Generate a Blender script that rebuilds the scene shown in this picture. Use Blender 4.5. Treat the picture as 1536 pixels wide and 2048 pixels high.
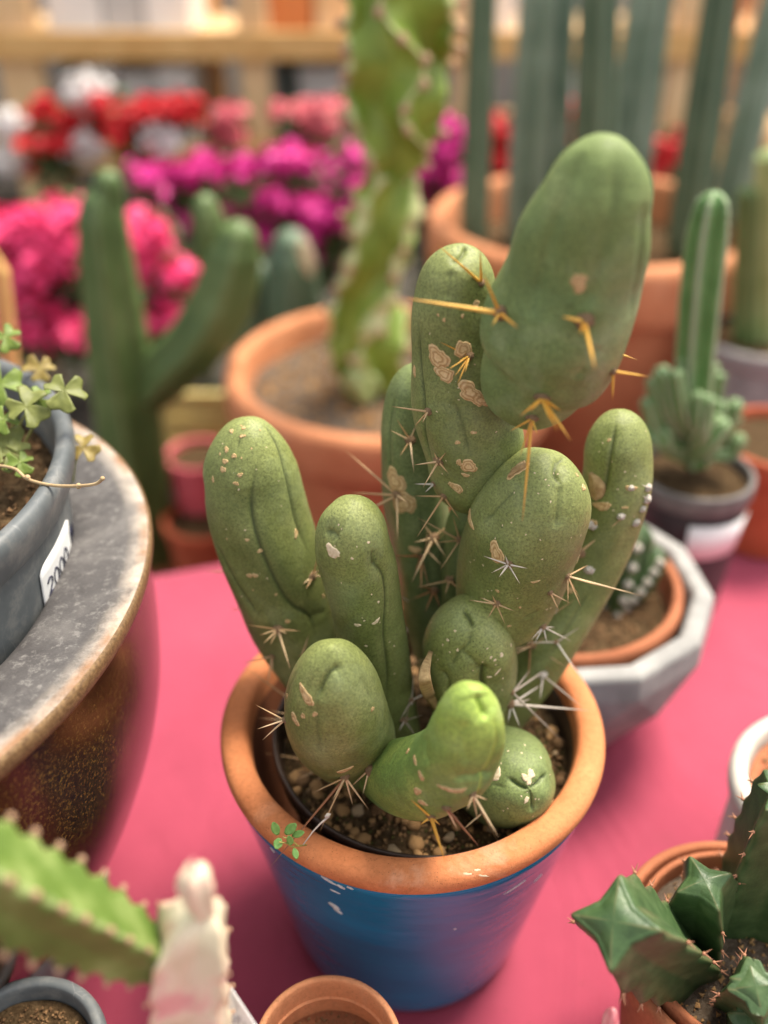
import bpy, bmesh, math, random
import numpy as np
from mathutils import Vector, Matrix, noise
from mathutils.bvhtree import BVHTree

for o in list(bpy.data.objects):
    bpy.data.objects.remove(o, do_unlink=True)
SC = bpy.context.scene
COL = SC.collection
random.seed(7)

# ------------------------------------------------------------------ camera
CAM_H, PITCH, FPX, W, H = 0.62, math.radians(34), 1900.0, 1536, 2048
cam_d = bpy.data.cameras.new('camera')
cam = bpy.data.objects.new('camera', cam_d)
COL.objects.link(cam)
cam.location = (0, 0, CAM_H)
cam.rotation_euler = (math.pi / 2 - PITCH, 0, 0)
cam_d.sensor_fit = 'VERTICAL'
cam_d.sensor_height = 24
cam_d.lens = 24 * FPX / H
cam_d.clip_start = 0.02
cam_d.clip_end = 200
cam_d.dof.use_dof = True
cam_d.dof.focus_distance = 0.505
cam_d.dof.aperture_fstop = 1.55
SC.camera = cam

# ------------------------------------------------------------------ light
SUN_EL, SUN_AZ = math.radians(64), math.radians(48)      # azimuth from +Y towards +X
world = bpy.data.worlds.new('World')
SC.world = world
world.use_nodes = True
wn, wl = world.node_tree.nodes, world.node_tree.links
bg = wn['Background']
sky = wn.new('ShaderNodeTexSky')
sky.sky_type = 'NISHITA'
sky.sun_disc = False
sky.sun_elevation = SUN_EL
sky.sun_rotation = SUN_AZ
sky.dust_density = 3.0
hs = wn.new('ShaderNodeHueSaturation')
hs.inputs['Saturation'].default_value = 0.08
wl.new(sky.outputs['Color'], hs.inputs['Color'])
wl.new(hs.outputs['Color'], bg.inputs['Color'])
bg.inputs['Strength'].default_value = 0.115
sun_d = bpy.data.lights.new('sun', 'SUN')
sun_d.energy = 2.3
sun_d.angle = math.radians(20)
sun_d.color = (1.0, 0.89, 0.72)
sun = bpy.data.objects.new('sun', sun_d)
COL.objects.link(sun)
sd = Vector((math.sin(SUN_AZ) * math.cos(SUN_EL), math.cos(SUN_AZ) * math.cos(SUN_EL), math.sin(SUN_EL)))
sun.rotation_euler = sd.to_track_quat('Z', 'Y').to_euler()
SC.view_settings.view_transform = 'Standard'
SC.view_settings.look = 'None'
SC.view_settings.gamma = 1.0
SC.view_settings.exposure = 1.55
SC.render.engine = 'CYCLES'

# ------------------------------------------------------------------ pixel geometry
_F = Vector((0, math.cos(PITCH), -math.sin(PITCH)))
_U = Vector((0, math.sin(PITCH), math.cos(PITCH)))
CAMP = Vector((0, 0, CAM_H))
def ray(px, py):
    return Vector(((px - W / 2) / FPX, 0, 0)) - _U * ((py - H / 2) / FPX) + _F
def P(px, py, Y):                      # point on the sight line at world distance Y
    r = ray(px, py); return CAMP + r * (Y / r.y)
def G(px, py, z):                      # point on the sight line at height z
    r = ray(px, py); return CAMP + r * ((z - CAM_H) / r.z)
def depth(p): return (Vector(p) - CAMP).dot(_F)
def Pd(px, py, d): return CAMP + ray(px, py) * d

# ------------------------------------------------------------------ materials
MATS = {}
def srgb(r, g, b):
    f = lambda c: (c / 255 / 12.92) if c / 255 <= 0.04045 else ((c / 255 + 0.055) / 1.055) ** 2.4
    return (f(r), f(g), f(b))
class MB:
    def __init__(s, name, rough=0.6, spec=0.5):
        s.m = bpy.data.materials.new(name); s.m.use_nodes = True
        s.n, s.l = s.m.node_tree.nodes, s.m.node_tree.links
        s.b = s.n['Principled BSDF']
        s.b.inputs['Roughness'].default_value = rough
        s.b.inputs['Specular IOR Level'].default_value = spec
        s.tc = s.n.new('ShaderNodeTexCoord').outputs['Object']
        MATS[name] = s.m
    def vec(s, sc=(1, 1, 1)):
        mp = s.n.new('ShaderNodeMapping'); mp.inputs['Scale'].default_value = sc
        s.l.new(s.tc, mp.inputs['Vector']); return mp.outputs['Vector']
    def noise(s, scale, detail=4, rough=0.55, v=None, dist=0.0):
        t = s.n.new('ShaderNodeTexNoise')
        t.inputs['Scale'].default_value = scale; t.inputs['Detail'].default_value = detail
        t.inputs['Roughness'].default_value = rough; t.inputs['Distortion'].default_value = dist
        s.l.new(v or s.tc, t.inputs['Vector']); return t.outputs['Fac']
    def vor(s, scale, v=None, out='Distance', feat='F1'):
        t = s.n.new('ShaderNodeTexVoronoi'); t.feature = feat
        t.inputs['Scale'].default_value = scale
        s.l.new(v or s.tc, t.inputs['Vector']); return t.outputs[out]
    def ramp(s, fac, stops, interp='LINEAR'):
        r = s.n.new('ShaderNodeValToRGB'); r.color_ramp.interpolation = interp
        e = r.color_ramp.elements
        while len(e) < len(stops): e.new(0.5)
        for el, (p, c) in zip(e, stops):
            el.position = p
            el.color = (c, c, c, 1) if isinstance(c, (int, float)) else (*c, 1)
        s.l.new(fac, r.inputs['Fac']); return r.outputs['Color']
    def mix(s, fac, a, b, mode='MIX'):
        m = s.n.new('ShaderNodeMix'); m.data_type = 'RGBA'; m.blend_type = mode
        for sock, val in ((m.inputs[0], fac), (m.inputs[6], a), (m.inputs[7], b)):
            if isinstance(val, (int, float)): sock.default_value = val
            elif isinstance(val, tuple): sock.default_value = (*val, 1)
            else: s.l.new(val, sock)
        return m.outputs[2]
    def math(s, op, a, b=0.0):
        m = s.n.new('ShaderNodeMath'); m.operation = op
        for i, val in enumerate((a, b)):
            if isinstance(val, (int, float)): m.inputs[i].default_value = val
            else: s.l.new(val, m.inputs[i])
        return m.outputs[0]
    def attr(s, name):
        a = s.n.new('ShaderNodeAttribute'); a.attribute_name = name; return a.outputs['Fac']
    def col(s, c):
        if isinstance(c, tuple): s.b.inputs['Base Color'].default_value = (*c, 1)
        else: s.l.new(c, s.b.inputs['Base Color'])
        return s
    def rough(s, r): s.l.new(r, s.b.inputs['Roughness']); return s
    def bump(s, h, strength=0.3, dist=0.001):
        b = s.n.new('ShaderNodeBump'); b.inputs['Strength'].default_value = strength
        b.inputs['Distance'].default_value = dist
        s.l.new(h, b.inputs['Height'])
        if s.b.inputs['Normal'].is_linked:
            s.l.new(s.b.inputs['Normal'].links[0].from_socket, b.inputs['Normal'])
        s.l.new(b.outputs['Normal'], s.b.inputs['Normal']); return s

def simple(name, c1, c2, scale=60, rough=0.6, bump=0.2, bdist=0.0006, bscale=None, spec=0.4):
    m = MB(name, rough, spec)
    n = m.noise(scale, 5)
    m.col(m.ramp(n, [(0.3, c1), (0.7, c2)]))
    if bump: m.bump(m.noise(bscale or scale * 6, 4), bump, bdist)
    return m

def skin(name, dark, mid, light, crease, bloom=0.25, new=(0.30, 0.37, 0.10), newf=0.4):
    m = MB(name, 0.5, 0.35)
    big = m.noise(38, 5, 0.6)
    c = m.ramp(big, [(0.30, dark), (0.5, mid), (0.70, light)])
    c = m.mix(m.ramp(m.noise(13, 5, 0.6, dist=0.4), [(0.42, 0.55), (0.6, 0.0)]), c, dark)
    c = m.mix(m.math('MULTIPLY', m.attr('tip'), newf), c, new)  # yellow-green new growth; also puts some light on the stem tops into the colour
    fine = m.noise(750, 6, 0.75)
    c = m.mix(m.ramp(fine, [(0.36, 0.75), (0.60, 0.0)]), c, tuple(x * 0.55 for x in dark))
    spk = m.ramp(m.vor(480), [(0.12, 1.0), (0.2, 0.0)])
    gate = m.ramp(m.noise(70, 3), [(0.5, 0.0), (0.62, 0.8)])
    c = m.mix(m.math('MULTIPLY', spk, gate), c, (0.02, 0.035, 0.012))
    # pale waxy bloom and tiny scuffs
    blm = m.ramp(m.noise(24, 4, 0.6, dist=0.6), [(0.5, 0.0), (0.75, bloom)])
    c = m.mix(blm, c, (0.33, 0.40, 0.24))
    scuff = m.ramp(m.vor(330, m.vec((1, 1, 0.55))), [(0.045, 1.0), (0.075, 0.0)])
    sg = m.ramp(m.noise(45, 3), [(0.55, 0.0), (0.66, 0.9)])
    c = m.mix(m.math('MULTIPLY', scuff, sg), c, (0.55, 0.55, 0.36))
    c = m.mix(m.attr('furrow'), c, crease)
    m.col(c)
    m.rough(m.ramp(m.noise(60, 3), [(0.3, 0.42), (0.7, 0.6)]))
    m.bump(m.noise(620, 6, 0.7), 0.55, 0.0006)
    m.bump(m.noise(90, 4), 0.45, 0.0018)
    return m
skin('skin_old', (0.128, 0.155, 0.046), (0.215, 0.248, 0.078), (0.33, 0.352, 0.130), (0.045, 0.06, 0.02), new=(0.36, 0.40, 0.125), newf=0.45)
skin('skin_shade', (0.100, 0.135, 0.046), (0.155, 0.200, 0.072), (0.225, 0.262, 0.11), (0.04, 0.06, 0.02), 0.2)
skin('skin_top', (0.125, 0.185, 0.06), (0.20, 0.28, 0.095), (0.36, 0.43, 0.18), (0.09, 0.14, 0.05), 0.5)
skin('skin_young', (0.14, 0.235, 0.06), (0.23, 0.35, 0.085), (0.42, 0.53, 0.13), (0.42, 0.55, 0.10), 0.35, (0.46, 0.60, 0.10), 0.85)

m = MB('scab', 0.8, 0.2)
c = m.ramp(m.noise(500, 5, 0.7), [(0.25, (0.42, 0.27, 0.11)), (0.5, (0.66, 0.48, 0.25)), (0.8, (0.80, 0.66, 0.42))])
c = m.mix(m.math('MULTIPLY', m.attr('ring'), 0.8), c, (0.27, 0.145, 0.05)); m.col(c)
m.bump(m.noise(900, 4), 0.5, 0.0006)
simple('scab_pale', (0.55, 0.42, 0.25), (0.74, 0.62, 0.45), 600, 0.8, 0.4)
def spinemat(name, c1, c2, tip):
    m = MB(name, 0.45, 0.4)
    sx = m.n.new('ShaderNodeSeparateXYZ'); m.l.new(m.tc, sx.inputs[0])
    oi = m.n.new('ShaderNodeObjectInfo')
    c = m.ramp(oi.outputs['Random'], [(0.0, c1), (1.0, c2)])
    m.col(m.mix(m.ramp(sx.outputs['Z'], [(0.0, 0.35), (0.15, 0.0), (0.7, 0.0), (1.0, 0.8)]), c, tip))
spinemat('spine_tan', (0.42, 0.25, 0.11), (0.68, 0.50, 0.30), (0.20, 0.09, 0.03))
spinemat('spine_gold', (0.58, 0.27, 0.03), (0.80, 0.48, 0.09), (0.36, 0.12, 0.015))
spinemat('spine_red', (0.20, 0.075, 0.03), (0.40, 0.19, 0.08), (0.12, 0.04, 0.02))
spinemat('spine_grey', (0.38, 0.31, 0.25), (0.68, 0.62, 0.56), (0.26, 0.18, 0.13))
simple('areole', (0.16, 0.085, 0.04), (0.45, 0.30, 0.17), 900, 0.9, 0.8, 0.001)
simple('wool', (0.55, 0.47, 0.40), (0.75, 0.70, 0.62), 700, 0.95, 0.8, 0.001)
simple('papery', (0.28, 0.17, 0.07), (0.50, 0.35, 0.17), 260, 0.8, 0.5, 0.001)

# terracotta
def terracotta(name, c1, c2, stain=0.5):
    m = MB(name, 0.78, 0.25)
    c = m.ramp(m.noise(28, 6, 0.6), [(0.3, c1), (0.7, c2)])
    gr = m.ramp(m.vor(620), [(0.10, 1.0), (0.22, 0.0)])
    gg = m.ramp(m.noise(150, 3), [(0.48, 0.0), (0.56, 0.85)])
    c = m.mix(m.math('MULTIPLY', gr, gg), c, (0.10, 0.03, 0.012))
    st = m.ramp(m.noise(14, 6, 0.7, dist=1.0), [(0.58, 0.0), (0.8, stain)])
    c = m.mix(st, c, (0.70, 0.48, 0.34))
    dk = m.ramp(m.noise(20, 6, 0.7, dist=0.8), [(0.56, 0.0), (0.75, 0.45)])
    c = m.mix(dk, c, tuple(x * .5 for x in c1))
    c = m.mix(m.ramp(m.noise(330, 5, 0.8), [(0.35, 0.35), (0.55, 0.0)]), c, tuple(x * .55 for x in c1))
    m.col(c); m.bump(m.noise(500, 6, 0.75), 0.7, 0.0008); m.bump(m.noise(45, 3), 0.3, 0.002)
    return m
terracotta('terracotta_rim', (0.50, 0.165, 0.06), (0.66, 0.245, 0.10))
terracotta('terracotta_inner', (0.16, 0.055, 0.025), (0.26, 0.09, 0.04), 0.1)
terracotta('terracotta', (0.52, 0.20, 0.09), (0.67, 0.29, 0.14), 0.5)
terracotta('terracotta_dark', (0.30, 0.10, 0.045), (0.42, 0.15, 0.07), 0.25)
terracotta('terracotta_red', (0.42, 0.09, 0.04), (0.52, 0.13, 0.06), 0.15)

m = MB('blue_glaze', 0.12, 0.32)
c = m.ramp(m.noise(9, 4, 0.6, m.vec((1, 1, 3))), [(0.3, (0.001, 0.125, 0.25)), (0.7, (0.002, 0.175, 0.33))])
m.col(m.mix(m.ramp(m.vor(420), [(0.05, 0.5), (0.09, 0.0)]), c, (0.02, 0.22, 0.38)))
m.rough(m.ramp(m.noise(40, 4), [(0.3, 0.04), (0.7, 0.13)]))
m.bump(m.noise(22, 3, 0.5, m.vec((1, 1, 4))), 0.25, 0.003)
m.b.inputs['Coat Weight'].default_value = 0.1; m.b.inputs['Coat Roughness'].default_value = 0.06
simple('glaze_chip', (0.5, 0.52, 0.52), (0.8, 0.8, 0.78), 500, 0.8, 0.8, 0.001)

m = MB('cloth', 0.75, 0.15)
c = m.ramp(m.noise(3.5, 5, 0.6), [(0.28, (0.225, 0.034, 0.062)), (0.5, (0.32, 0.050, 0.088)), (0.72, (0.39, 0.072, 0.115))])
c = m.mix(m.ramp(m.noise(900, 2), [(0.35, 0.3), (0.65, 0.0)]), c, (0.34, 0.03, 0.065))
c = m.mix(m.ramp(m.noise(16, 6, 0.7, dist=1.2), [(0.56, 0.0), (0.72, 0.35)]), c, (0.26, 0.045, 0.07))
c = m.mix(m.ramp(m.vor(60), [(0.05, 0.6), (0.075, 0.0)]), c, (0.12, 0.04, 0.035)); m.col(c)
m.b.inputs['Sheen Weight'].default_value = 0.25; m.b.inputs['Sheen Tint'].default_value = (1, 0.6, 0.7, 1)
wv = m.n.new('ShaderNodeTexWave'); wv.inputs['Scale'].default_value = 320; m.l.new(m.tc, wv.inputs['Vector'])
wv2 = m.n.new('ShaderNodeTexWave'); wv2.bands_direction = 'Y'; wv2.inputs['Scale'].default_value = 320; m.l.new(m.tc, wv2.inputs['Vector'])
m.bump(m.math('ADD', wv.outputs['Fac'], wv2.outputs['Fac']), 0.25, 0.0005)
m.bump(m.noise(30, 4), 0.2, 0.002)
m.bump(m.noise(5, 4, 0.5, m.vec((1.6, .6, 1)), 0.8), 0.6, 0.02)

m = MB('soil', 0.95, 0.1)
c = m.ramp(m.noise(160, 7, 0.7), [(0.25, (0.03, 0.018, 0.009)), (0.5, (0.09, 0.055, 0.027)), (0.75, (0.22, 0.145, 0.075))])
m.col(c); m.bump(m.noise(220, 6, 0.7), 1.0, 0.006)
m = MB('soil_grey', 0.95, 0.1)
c = m.ramp(m.noise(120, 7, 0.7), [(0.25, (0.07, 0.05, 0.035)), (0.5, (0.17, 0.125, 0.09)), (0.75, (0.32, 0.25, 0.19))])
m.col(c); m.bump(m.noise(160, 6, 0.7), 1.0, 0.008)
simple('pebble_tan', (0.27, 0.135, 0.05), (0.48, 0.29, 0.125), 150, 0.85, 0.5, 0.001)
simple('pebble_brown', (0.11, 0.055, 0.022), (0.24, 0.135, 0.06), 150, 0.85, 0.5, 0.001)
simple('pebble_pale', (0.30, 0.20, 0.11), (0.48, 0.36, 0.22), 150, 0.85, 0.5, 0.001)
simple('moss', (0.05, 0.06, 0.012), (0.14, 0.13, 0.03), 300, 0.95, 0.8, 0.002)
simple('black_plastic', (0.012, 0.011, 0.011), (0.028, 0.024, 0.022), 80, 0.45, 0.1)
simple('brown_plastic', (0.030, 0.018, 0.013), (0.05, 0.032, 0.025), 80, 0.4, 0.1)

m = MB('grey_plastic', 0.5, 0.4)
c = m.ramp(m.noise(30, 5), [(0.3, (0.075, 0.085, 0.09)), (0.7, (0.13, 0.14, 0.145))])
sc = m.ramp(m.vor(55, m.vec((1, 1, 0.25)), feat='DISTANCE_TO_EDGE'), [(0.004, 1.0), (0.012, 0.0)])
sg = m.ramp(m.noise(18, 3), [(0.5, 0.0), (0.65, 0.5)])
c = m.mix(m.math('MULTIPLY', sc, sg), c, (0.35, 0.35, 0.35))
c = m.mix(m.ramp(m.noise(60, 6, 0.7), [(0.5, 0.0), (0.7, 0.5)]), c, (0.24, 0.23, 0.21))
m.col(c); m.bump(m.noise(200, 5), 0.2, 0.0006)

m = MB('planter_glaze', 0.2, 0.5)
g1 = m.noise(480, 5, 0.75, m.vec((1, 1, 1)))
c = m.ramp(g1, [(0.40, (0.014, 0.006, 0.003)), (0.54, (0.055, 0.028, 0.007)), (0.70, (0.20, 0.125, 0.03))])
c = m.mix(m.ramp(m.noise(12, 4), [(0.4, 0.6), (0.65, 0.0)]), c, (0.05, 0.013, 0.007)); m.col(c)
m.b.inputs['Coat Weight'].default_value = 0.3; m.b.inputs['Coat Roughness'].default_value = 0.2
m.bump(m.noise(300, 3), 0.15, 0.0005)
m = MB('planter_rim', 0.7, 0.3)
c = m.ramp(m.noise(22, 7, 0.65, dist=0.6), [(0.3, (0.045, 0.041, 0.042)), (0.5, (0.075, 0.070, 0.070)), (0.72, (0.15, 0.14, 0.135))])
fl = m.ramp(m.noise(160, 7, 0.8), [(0.52, 0.0), (0.68, 0.55)])
c = m.mix(fl, c, (0.30, 0.285, 0.27))
ed = m.attr('edge')
crust = m.math('MULTIPLY', ed, m.ramp(m.noise(55, 6, 0.7), [(0.32, 0.15), (0.6, 1.0)]))
c = m.mix(crust, c, (0.50, 0.43, 0.36))
br = m.math('MULTIPLY', m.ramp(ed, [(0.55, 0.0), (0.95, 1.0)]), m.ramp(m.noise(40, 6), [(0.38, 0.0), (0.6, 0.9)]))
c = m.mix(br, c, (0.24, 0.12, 0.055))
m.col(c); m.bump(m.noise(90, 6, 0.7), 0.6, 0.002)
m.rough(m.ramp(m.noise(30, 4), [(0.3, 0.5), (0.7, 0.85)]))
simple('planter_edge', (0.09, 0.045, 0.018), (0.27, 0.165, 0.075), 500, 0.4, 0.6, 0.001)
simple('concrete', (0.20, 0.195, 0.19), (0.33, 0.32, 0.305), 40, 0.8, 0.4, 0.001)
simple('concrete_dark', (0.20, 0.19, 0.19), (0.30, 0.29, 0.28), 40, 0.8, 0.4, 0.001)
simple('beige_ceramic', (0.42, 0.38, 0.33), (0.60, 0.55, 0.48), 50, 0.6, 0.3, 0.001)
simple('black_pot', (0.022, 0.019, 0.020), (0.05, 0.044, 0.045), 40, 0.5, 0.2)
simple('black_pot_rim', (0.10, 0.09, 0.085), (0.17, 0.155, 0.145), 60, 0.7, 0.3)
simple('paper', (0.72, 0.72, 0.72), (0.80, 0.80, 0.79), 30, 0.6, 0.05)
simple('ink', (0.008, 0.009, 0.03), (0.02, 0.02, 0.05), 30, 0.5, 0)
simple('sprout_leaf', (0.10, 0.22, 0.045), (0.17, 0.32, 0.08), 300, 0.5, 0.2)
simple('sprout_stem', (0.30, 0.26, 0.07), (0.42, 0.38, 0.10), 300, 0.6, 0.1)
def leafmat(name, c1, c2, tr=0.25):
    m = MB(name, 0.5, 0.3)
    m.col(m.ramp(m.noise(220, 5), [(0.3, c1), (0.7, c2)])); m.bump(m.noise(500, 4), 0.2, 0.0004)
leafmat('oxalis_leaf', (0.10, 0.115, 0.026), (0.165, 0.18, 0.045))
leafmat('oxalis_green', (0.085, 0.13, 0.018), (0.145, 0.20, 0.032))
leafmat('oxalis_bronze', (0.15, 0.10, 0.025), (0.26, 0.20, 0.05))
simple('oxalis_stalk', (0.24, 0.27, 0.08), (0.36, 0.37, 0.14), 200, 0.6, 0.2)
simple('oxalis_runner', (0.36, 0.24, 0.12), (0.48, 0.36, 0.20), 200, 0.7, 0.4)

def ribbed(name, c1, c2, c3, crest, rough=0.45, scale=40):
    m = MB(name, rough, 0.4)
    c = m.ramp(m.noise(scale, 5), [(0.28, c1), (0.5, c2), (0.74, c3)])
    c = m.mix(m.attr('crest'), c, crest); m.col(c)
    m.bump(m.noise(scale * 6, 4), 0.25, 0.001)
    return m
ribbed('euphorbia_lime', (0.13, 0.20, 0.022), (0.20, 0.29, 0.038), (0.34, 0.43, 0.075), (0.58, 0.58, 0.30), scale=14)
ribbed('euphorbia_branch', (0.06, 0.105, 0.016), (0.10, 0.16, 0.03), (0.26, 0.32, 0.11), (0.22, 0.25, 0.09), scale=45)
ribbed('euphorbia_dark', (0.026, 0.056, 0.018), (0.044, 0.085, 0.028), (0.082, 0.13, 0.050), (0.10, 0.11, 0.045), 0.42, 90)
m = MB('euphorbia_pale', 0.5, 0.35)
c = m.ramp(m.noise(30, 4, 0.6, dist=0.5), [(0.35, (0.60, 0.55, 0.36)), (0.55, (0.72, 0.64, 0.47)), (0.66, (0.70, 0.40, 0.36))])
c = m.mix(m.ramp(m.noise(38, 3), [(0.60, 0.0), (0.70, 0.6)]), c, (0.25, 0.30, 0.14))
c = m.mix(m.attr('crest'), c, (0.72, 0.50, 0.34)); m.col(c); m.bump(m.noise(160, 4), 0.25, 0.001)
ribbed('column_blue', (0.11, 0.18, 0.13), (0.18, 0.26, 0.19), (0.31, 0.40, 0.32), (0.22, 0.29, 0.22), scale=10)
ribbed('column_dark', (0.05, 0.095, 0.055), (0.08, 0.135, 0.08), (0.13, 0.19, 0.12), (0.15, 0.20, 0.13), scale=10)
ribbed('column_green', (0.055, 0.10, 0.028), (0.085, 0.14, 0.04), (0.15, 0.21, 0.075), (0.14, 0.19, 0.07), scale=12)
ribbed('column_frost', (0.07, 0.16, 0.04), (0.10, 0.21, 0.06), (0.16, 0.26, 0.09), (0.33, 0.36, 0.24), scale=30)
ribbed('column_lime', (0.20, 0.27, 0.08), (0.30, 0.38, 0.14), (0.40, 0.46, 0.22), (0.45, 0.50, 0.26), scale=20)
simple('tooth', (0.36, 0.20, 0.12), (0.52, 0.34, 0.22), 300, 0.7, 0.3)
simple('thorn_red', (0.26, 0.10, 0.06), (0.45, 0.22, 0.12), 400, 0.6, 0.2)
simple('wood', (0.60, 0.32, 0.10), (0.74, 0.45, 0.18), 12, 0.65, 0.2)
simple('wood_pale', (0.68, 0.43, 0.21), (0.80, 0.56, 0.32), 12, 0.65, 0.2)
simple('white_box', (0.70, 0.69, 0.68), (0.82, 0.81, 0.80), 6, 0.6, 0.05)
simple('grey_box', (0.46, 0.46, 0.46), (0.60, 0.59, 0.58), 6, 0.6, 0.05)
simple('dark_box', (0.03, 0.045, 0.04), (0.06, 0.07, 0.065), 6, 0.6, 0.05)
simple('teal_box', (0.10, 0.42, 0.38), (0.16, 0.52, 0.47), 6, 0.6, 0.05)
simple('orange_box', (0.62, 0.20, 0.055), (0.72, 0.27, 0.09), 6, 0.6, 0.05)
simple('ground_m', (0.045, 0.038, 0.032), (0.085, 0.072, 0.06), 5, 0.9, 0.5, 0.004)
simple('wall_m', (0.30, 0.27, 0.24), (0.40, 0.37, 0.33), 2, 0.9, 0.2, 0.003)
for nm, a, b in (('pink', (0.80, 0.025, 0.15), (0.88, 0.09, 0.26)), ('magenta', (0.55, 0.014, 0.20), (0.74, 0.045, 0.33)),
                 ('red', (0.48, 0.008, 0.015), (0.66, 0.022, 0.03)), ('white', (0.72, 0.68, 0.66), (0.82, 0.80, 0.78)),
                 ('rose', (0.62, 0.10, 0.14), (0.72, 0.18, 0.20))):
    leafmat('petal_' + nm, a, b, 0.15)
leafmat('foliage', (0.045, 0.075, 0.022), (0.10, 0.15, 0.05))
simple('yellow_paint', (0.50, 0.38, 0.12), (0.62, 0.50, 0.20), 10, 0.6, 0.1)
simple('pink_tip', (0.62, 0.12, 0.16), (0.74, 0.45, 0.42), 90, 0.5, 0.2)

# ------------------------------------------------------------------ object helpers
def obj(name, me, mat=None, parent=None, smooth=True):
    if isinstance(me, tuple):
        v, f = me; me = bpy.data.meshes.new(name); me.from_pydata([tuple(x) for x in v], [], f); me.update()
    elif isinstance(me, bmesh.types.BMesh):
        bm = me; me = bpy.data.meshes.new(name); bm.to_mesh(me); bm.free()
    if mat and not me.materials: me.materials.append(MATS[mat])
    if smooth: me.polygons.foreach_set('use_smooth', [True] * len(me.polygons))
    o = bpy.data.objects.new(name, me); COL.objects.link(o)
    if parent:
        o.parent = parent
        o.matrix_parent_inverse = parent_inv(parent)
    return o
_inv = {}
def world_m(o):
    m = Matrix.LocRotScale(o.location, o.rotation_euler if o.rotation_mode != 'QUATERNION' else o.rotation_quaternion, o.scale)
    return (world_m(o.parent) @ o.matrix_parent_inverse @ m) if o.parent else m
def parent_inv(p): return world_m(p).inverted()
def thing(name, label, cat, loc=(0, 0, 0), group=None):
    o = bpy.data.objects.new(name, None); o.empty_display_size = 0.02; COL.objects.link(o); o.location = loc
    return tag(o, label, cat, group)
def tag(o, label, cat, group=None):
    o['label'] = label; o['category'] = cat
    if group: o['group'] = group
    return o
def kind(o, k): o['kind'] = k; return o

def lathe(prof, c=(0, 0, 0), n=96, wob=0.0, seed=0):
    v, f = [], []
    for j, (r, z) in enumerate(prof):
        for i in range(n):
            a = 2 * math.pi * i / n
            d = 1 + (wob * noise.noise(Vector((math.cos(a) * 2 + seed, math.sin(a) * 2, z * 14))) if wob else 0)
            v.append((c[0] + r * d * math.cos(a), c[1] + r * d * math.sin(a), c[2] + z))
    m = len(prof)
    for j in range(m - 1):
        for i in range(n):
            k = (i + 1) % n
            f.append((j * n + i, j * n + k, (j + 1) * n + k, (j + 1) * n + i))
    return v, f
def rnd(prof, it=2):                     # chaikin rounding of an open profile
    for _ in range(it):
        q = [prof[0]]
        for a, b in zip(prof[:-1], prof[1:]):
            q.append((a[0] * .75 + b[0] * .25, a[1] * .75 + b[1] * .25)); q.append((a[0] * .25 + b[0] * .75, a[1] * .25 + b[1] * .75))
        q.append(prof[-1]); prof = q
    return prof
def disc(c, r, z, n=64, rings=24, amp=0.003, sc=40, seed=0):
    v, f = [(c[0], c[1], z)], []
    for j in range(1, rings + 1):
        for i in range(n):
            a = 2 * math.pi * i / n; rr = r * j / rings
            x, y = c[0] + rr * math.cos(a), c[1] + rr * math.sin(a)
            v.append((x, y, z + amp * noise.fractal(Vector((x * sc + seed, y * sc, 0)), 1.0, 2.0, 4)))
    for i in range(n): f.append((0, 1 + i, 1 + (i + 1) % n))
    for j in range(rings - 1):
        for i in range(n):
            k = (i + 1) % n; a = 1 + j * n
            f.append((a + i, a + n + i, a + n + k, a + k))
    return v, f
def tube(pts, rad, n=8, caps=True):
    pts = [Vector(p) for p in pts]; m = len(pts)
    rads = rad if isinstance(rad, (list, tuple)) else [rad] * m
    v, f = [], []; u = None
    for i, p in enumerate(pts):
        t = (pts[min(i + 1, m - 1)] - pts[max(i - 1, 0)]).normalized()
        if u is None: u = t.orthogonal().normalized()
        u = (u - t * u.dot(t)).normalized(); w = t.cross(u)
        for k in range(n):
            a = 2 * math.pi * k / n
            v.append(p + (u * math.cos(a) + w * math.sin(a)) * rads[i])
    for i in range(m - 1):
        for k in range(n):
            q = (k + 1) % n
            f.append((i * n + k, i * n + q, (i + 1) * n + q, (i + 1) * n + k))
    if caps: f.append(tuple(range(n - 1, -1, -1))); f.append(tuple((m - 1) * n + k for k in range(n)))
    return v, f
def spline(ctrl, n):                     # Catmull-Rom through tuples of any length
    c = [np.array(x, float) for x in ctrl]
    c = [2 * c[0] - c[1]] + c + [2 * c[-1] - c[-2]]
    out = []
    m = len(c) - 3
    for i in range(m):
        p0, p1, p2, p3 = c[i:i + 4]
        for k in range(n):
            t = k / n
            out.append(0.5 * (2 * p1 + (p2 - p0) * t + (2 * p0 - 5 * p1 + 4 * p2 - p3) * t * t + (3 * p1 - p0 - 3 * p2 + p3) * t ** 3))
    out.append(c[-2]); return out
def join(parts):
    V, Fc = [], []
    for v, f in parts:
        b = len(V); V += [tuple(x) for x in v]; Fc += [tuple(b + i for i in q) for q in f]
    return V, Fc
def box(x0, x1, y0, y1, z0, z1, bev=0.0):
    bm = bmesh.new(); bmesh.ops.create_cube(bm, size=1)
    for v in bm.verts:
        v.co = Vector(((x0 + x1) / 2 + v.co.x * (x1 - x0), (y0 + y1) / 2 + v.co.y * (y1 - y0), (z0 + z1) / 2 + v.co.z * (z1 - z0)))
    if bev: bmesh.ops.bevel(bm, geom=bm.edges[:], offset=bev, segments=2, affect='EDGES', profile=0.6)
    return bm

# ------------------------------------------------------------------ setting
FLOOR = -0.35
TZ = -0.03                              # height of the cloth
kind(obj('ground', ([(-40, -2, FLOOR), (40, -2, FLOOR), (40, 80, FLOOR), (-40, 80, FLOOR)], [(0, 1, 2, 3)]), 'ground_m'), 'structure')
kind(obj('wall', box(-6, 7, 4.2, 4.3, FLOOR, 2.2), 'wall_m', smooth=False), 'structure')

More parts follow.
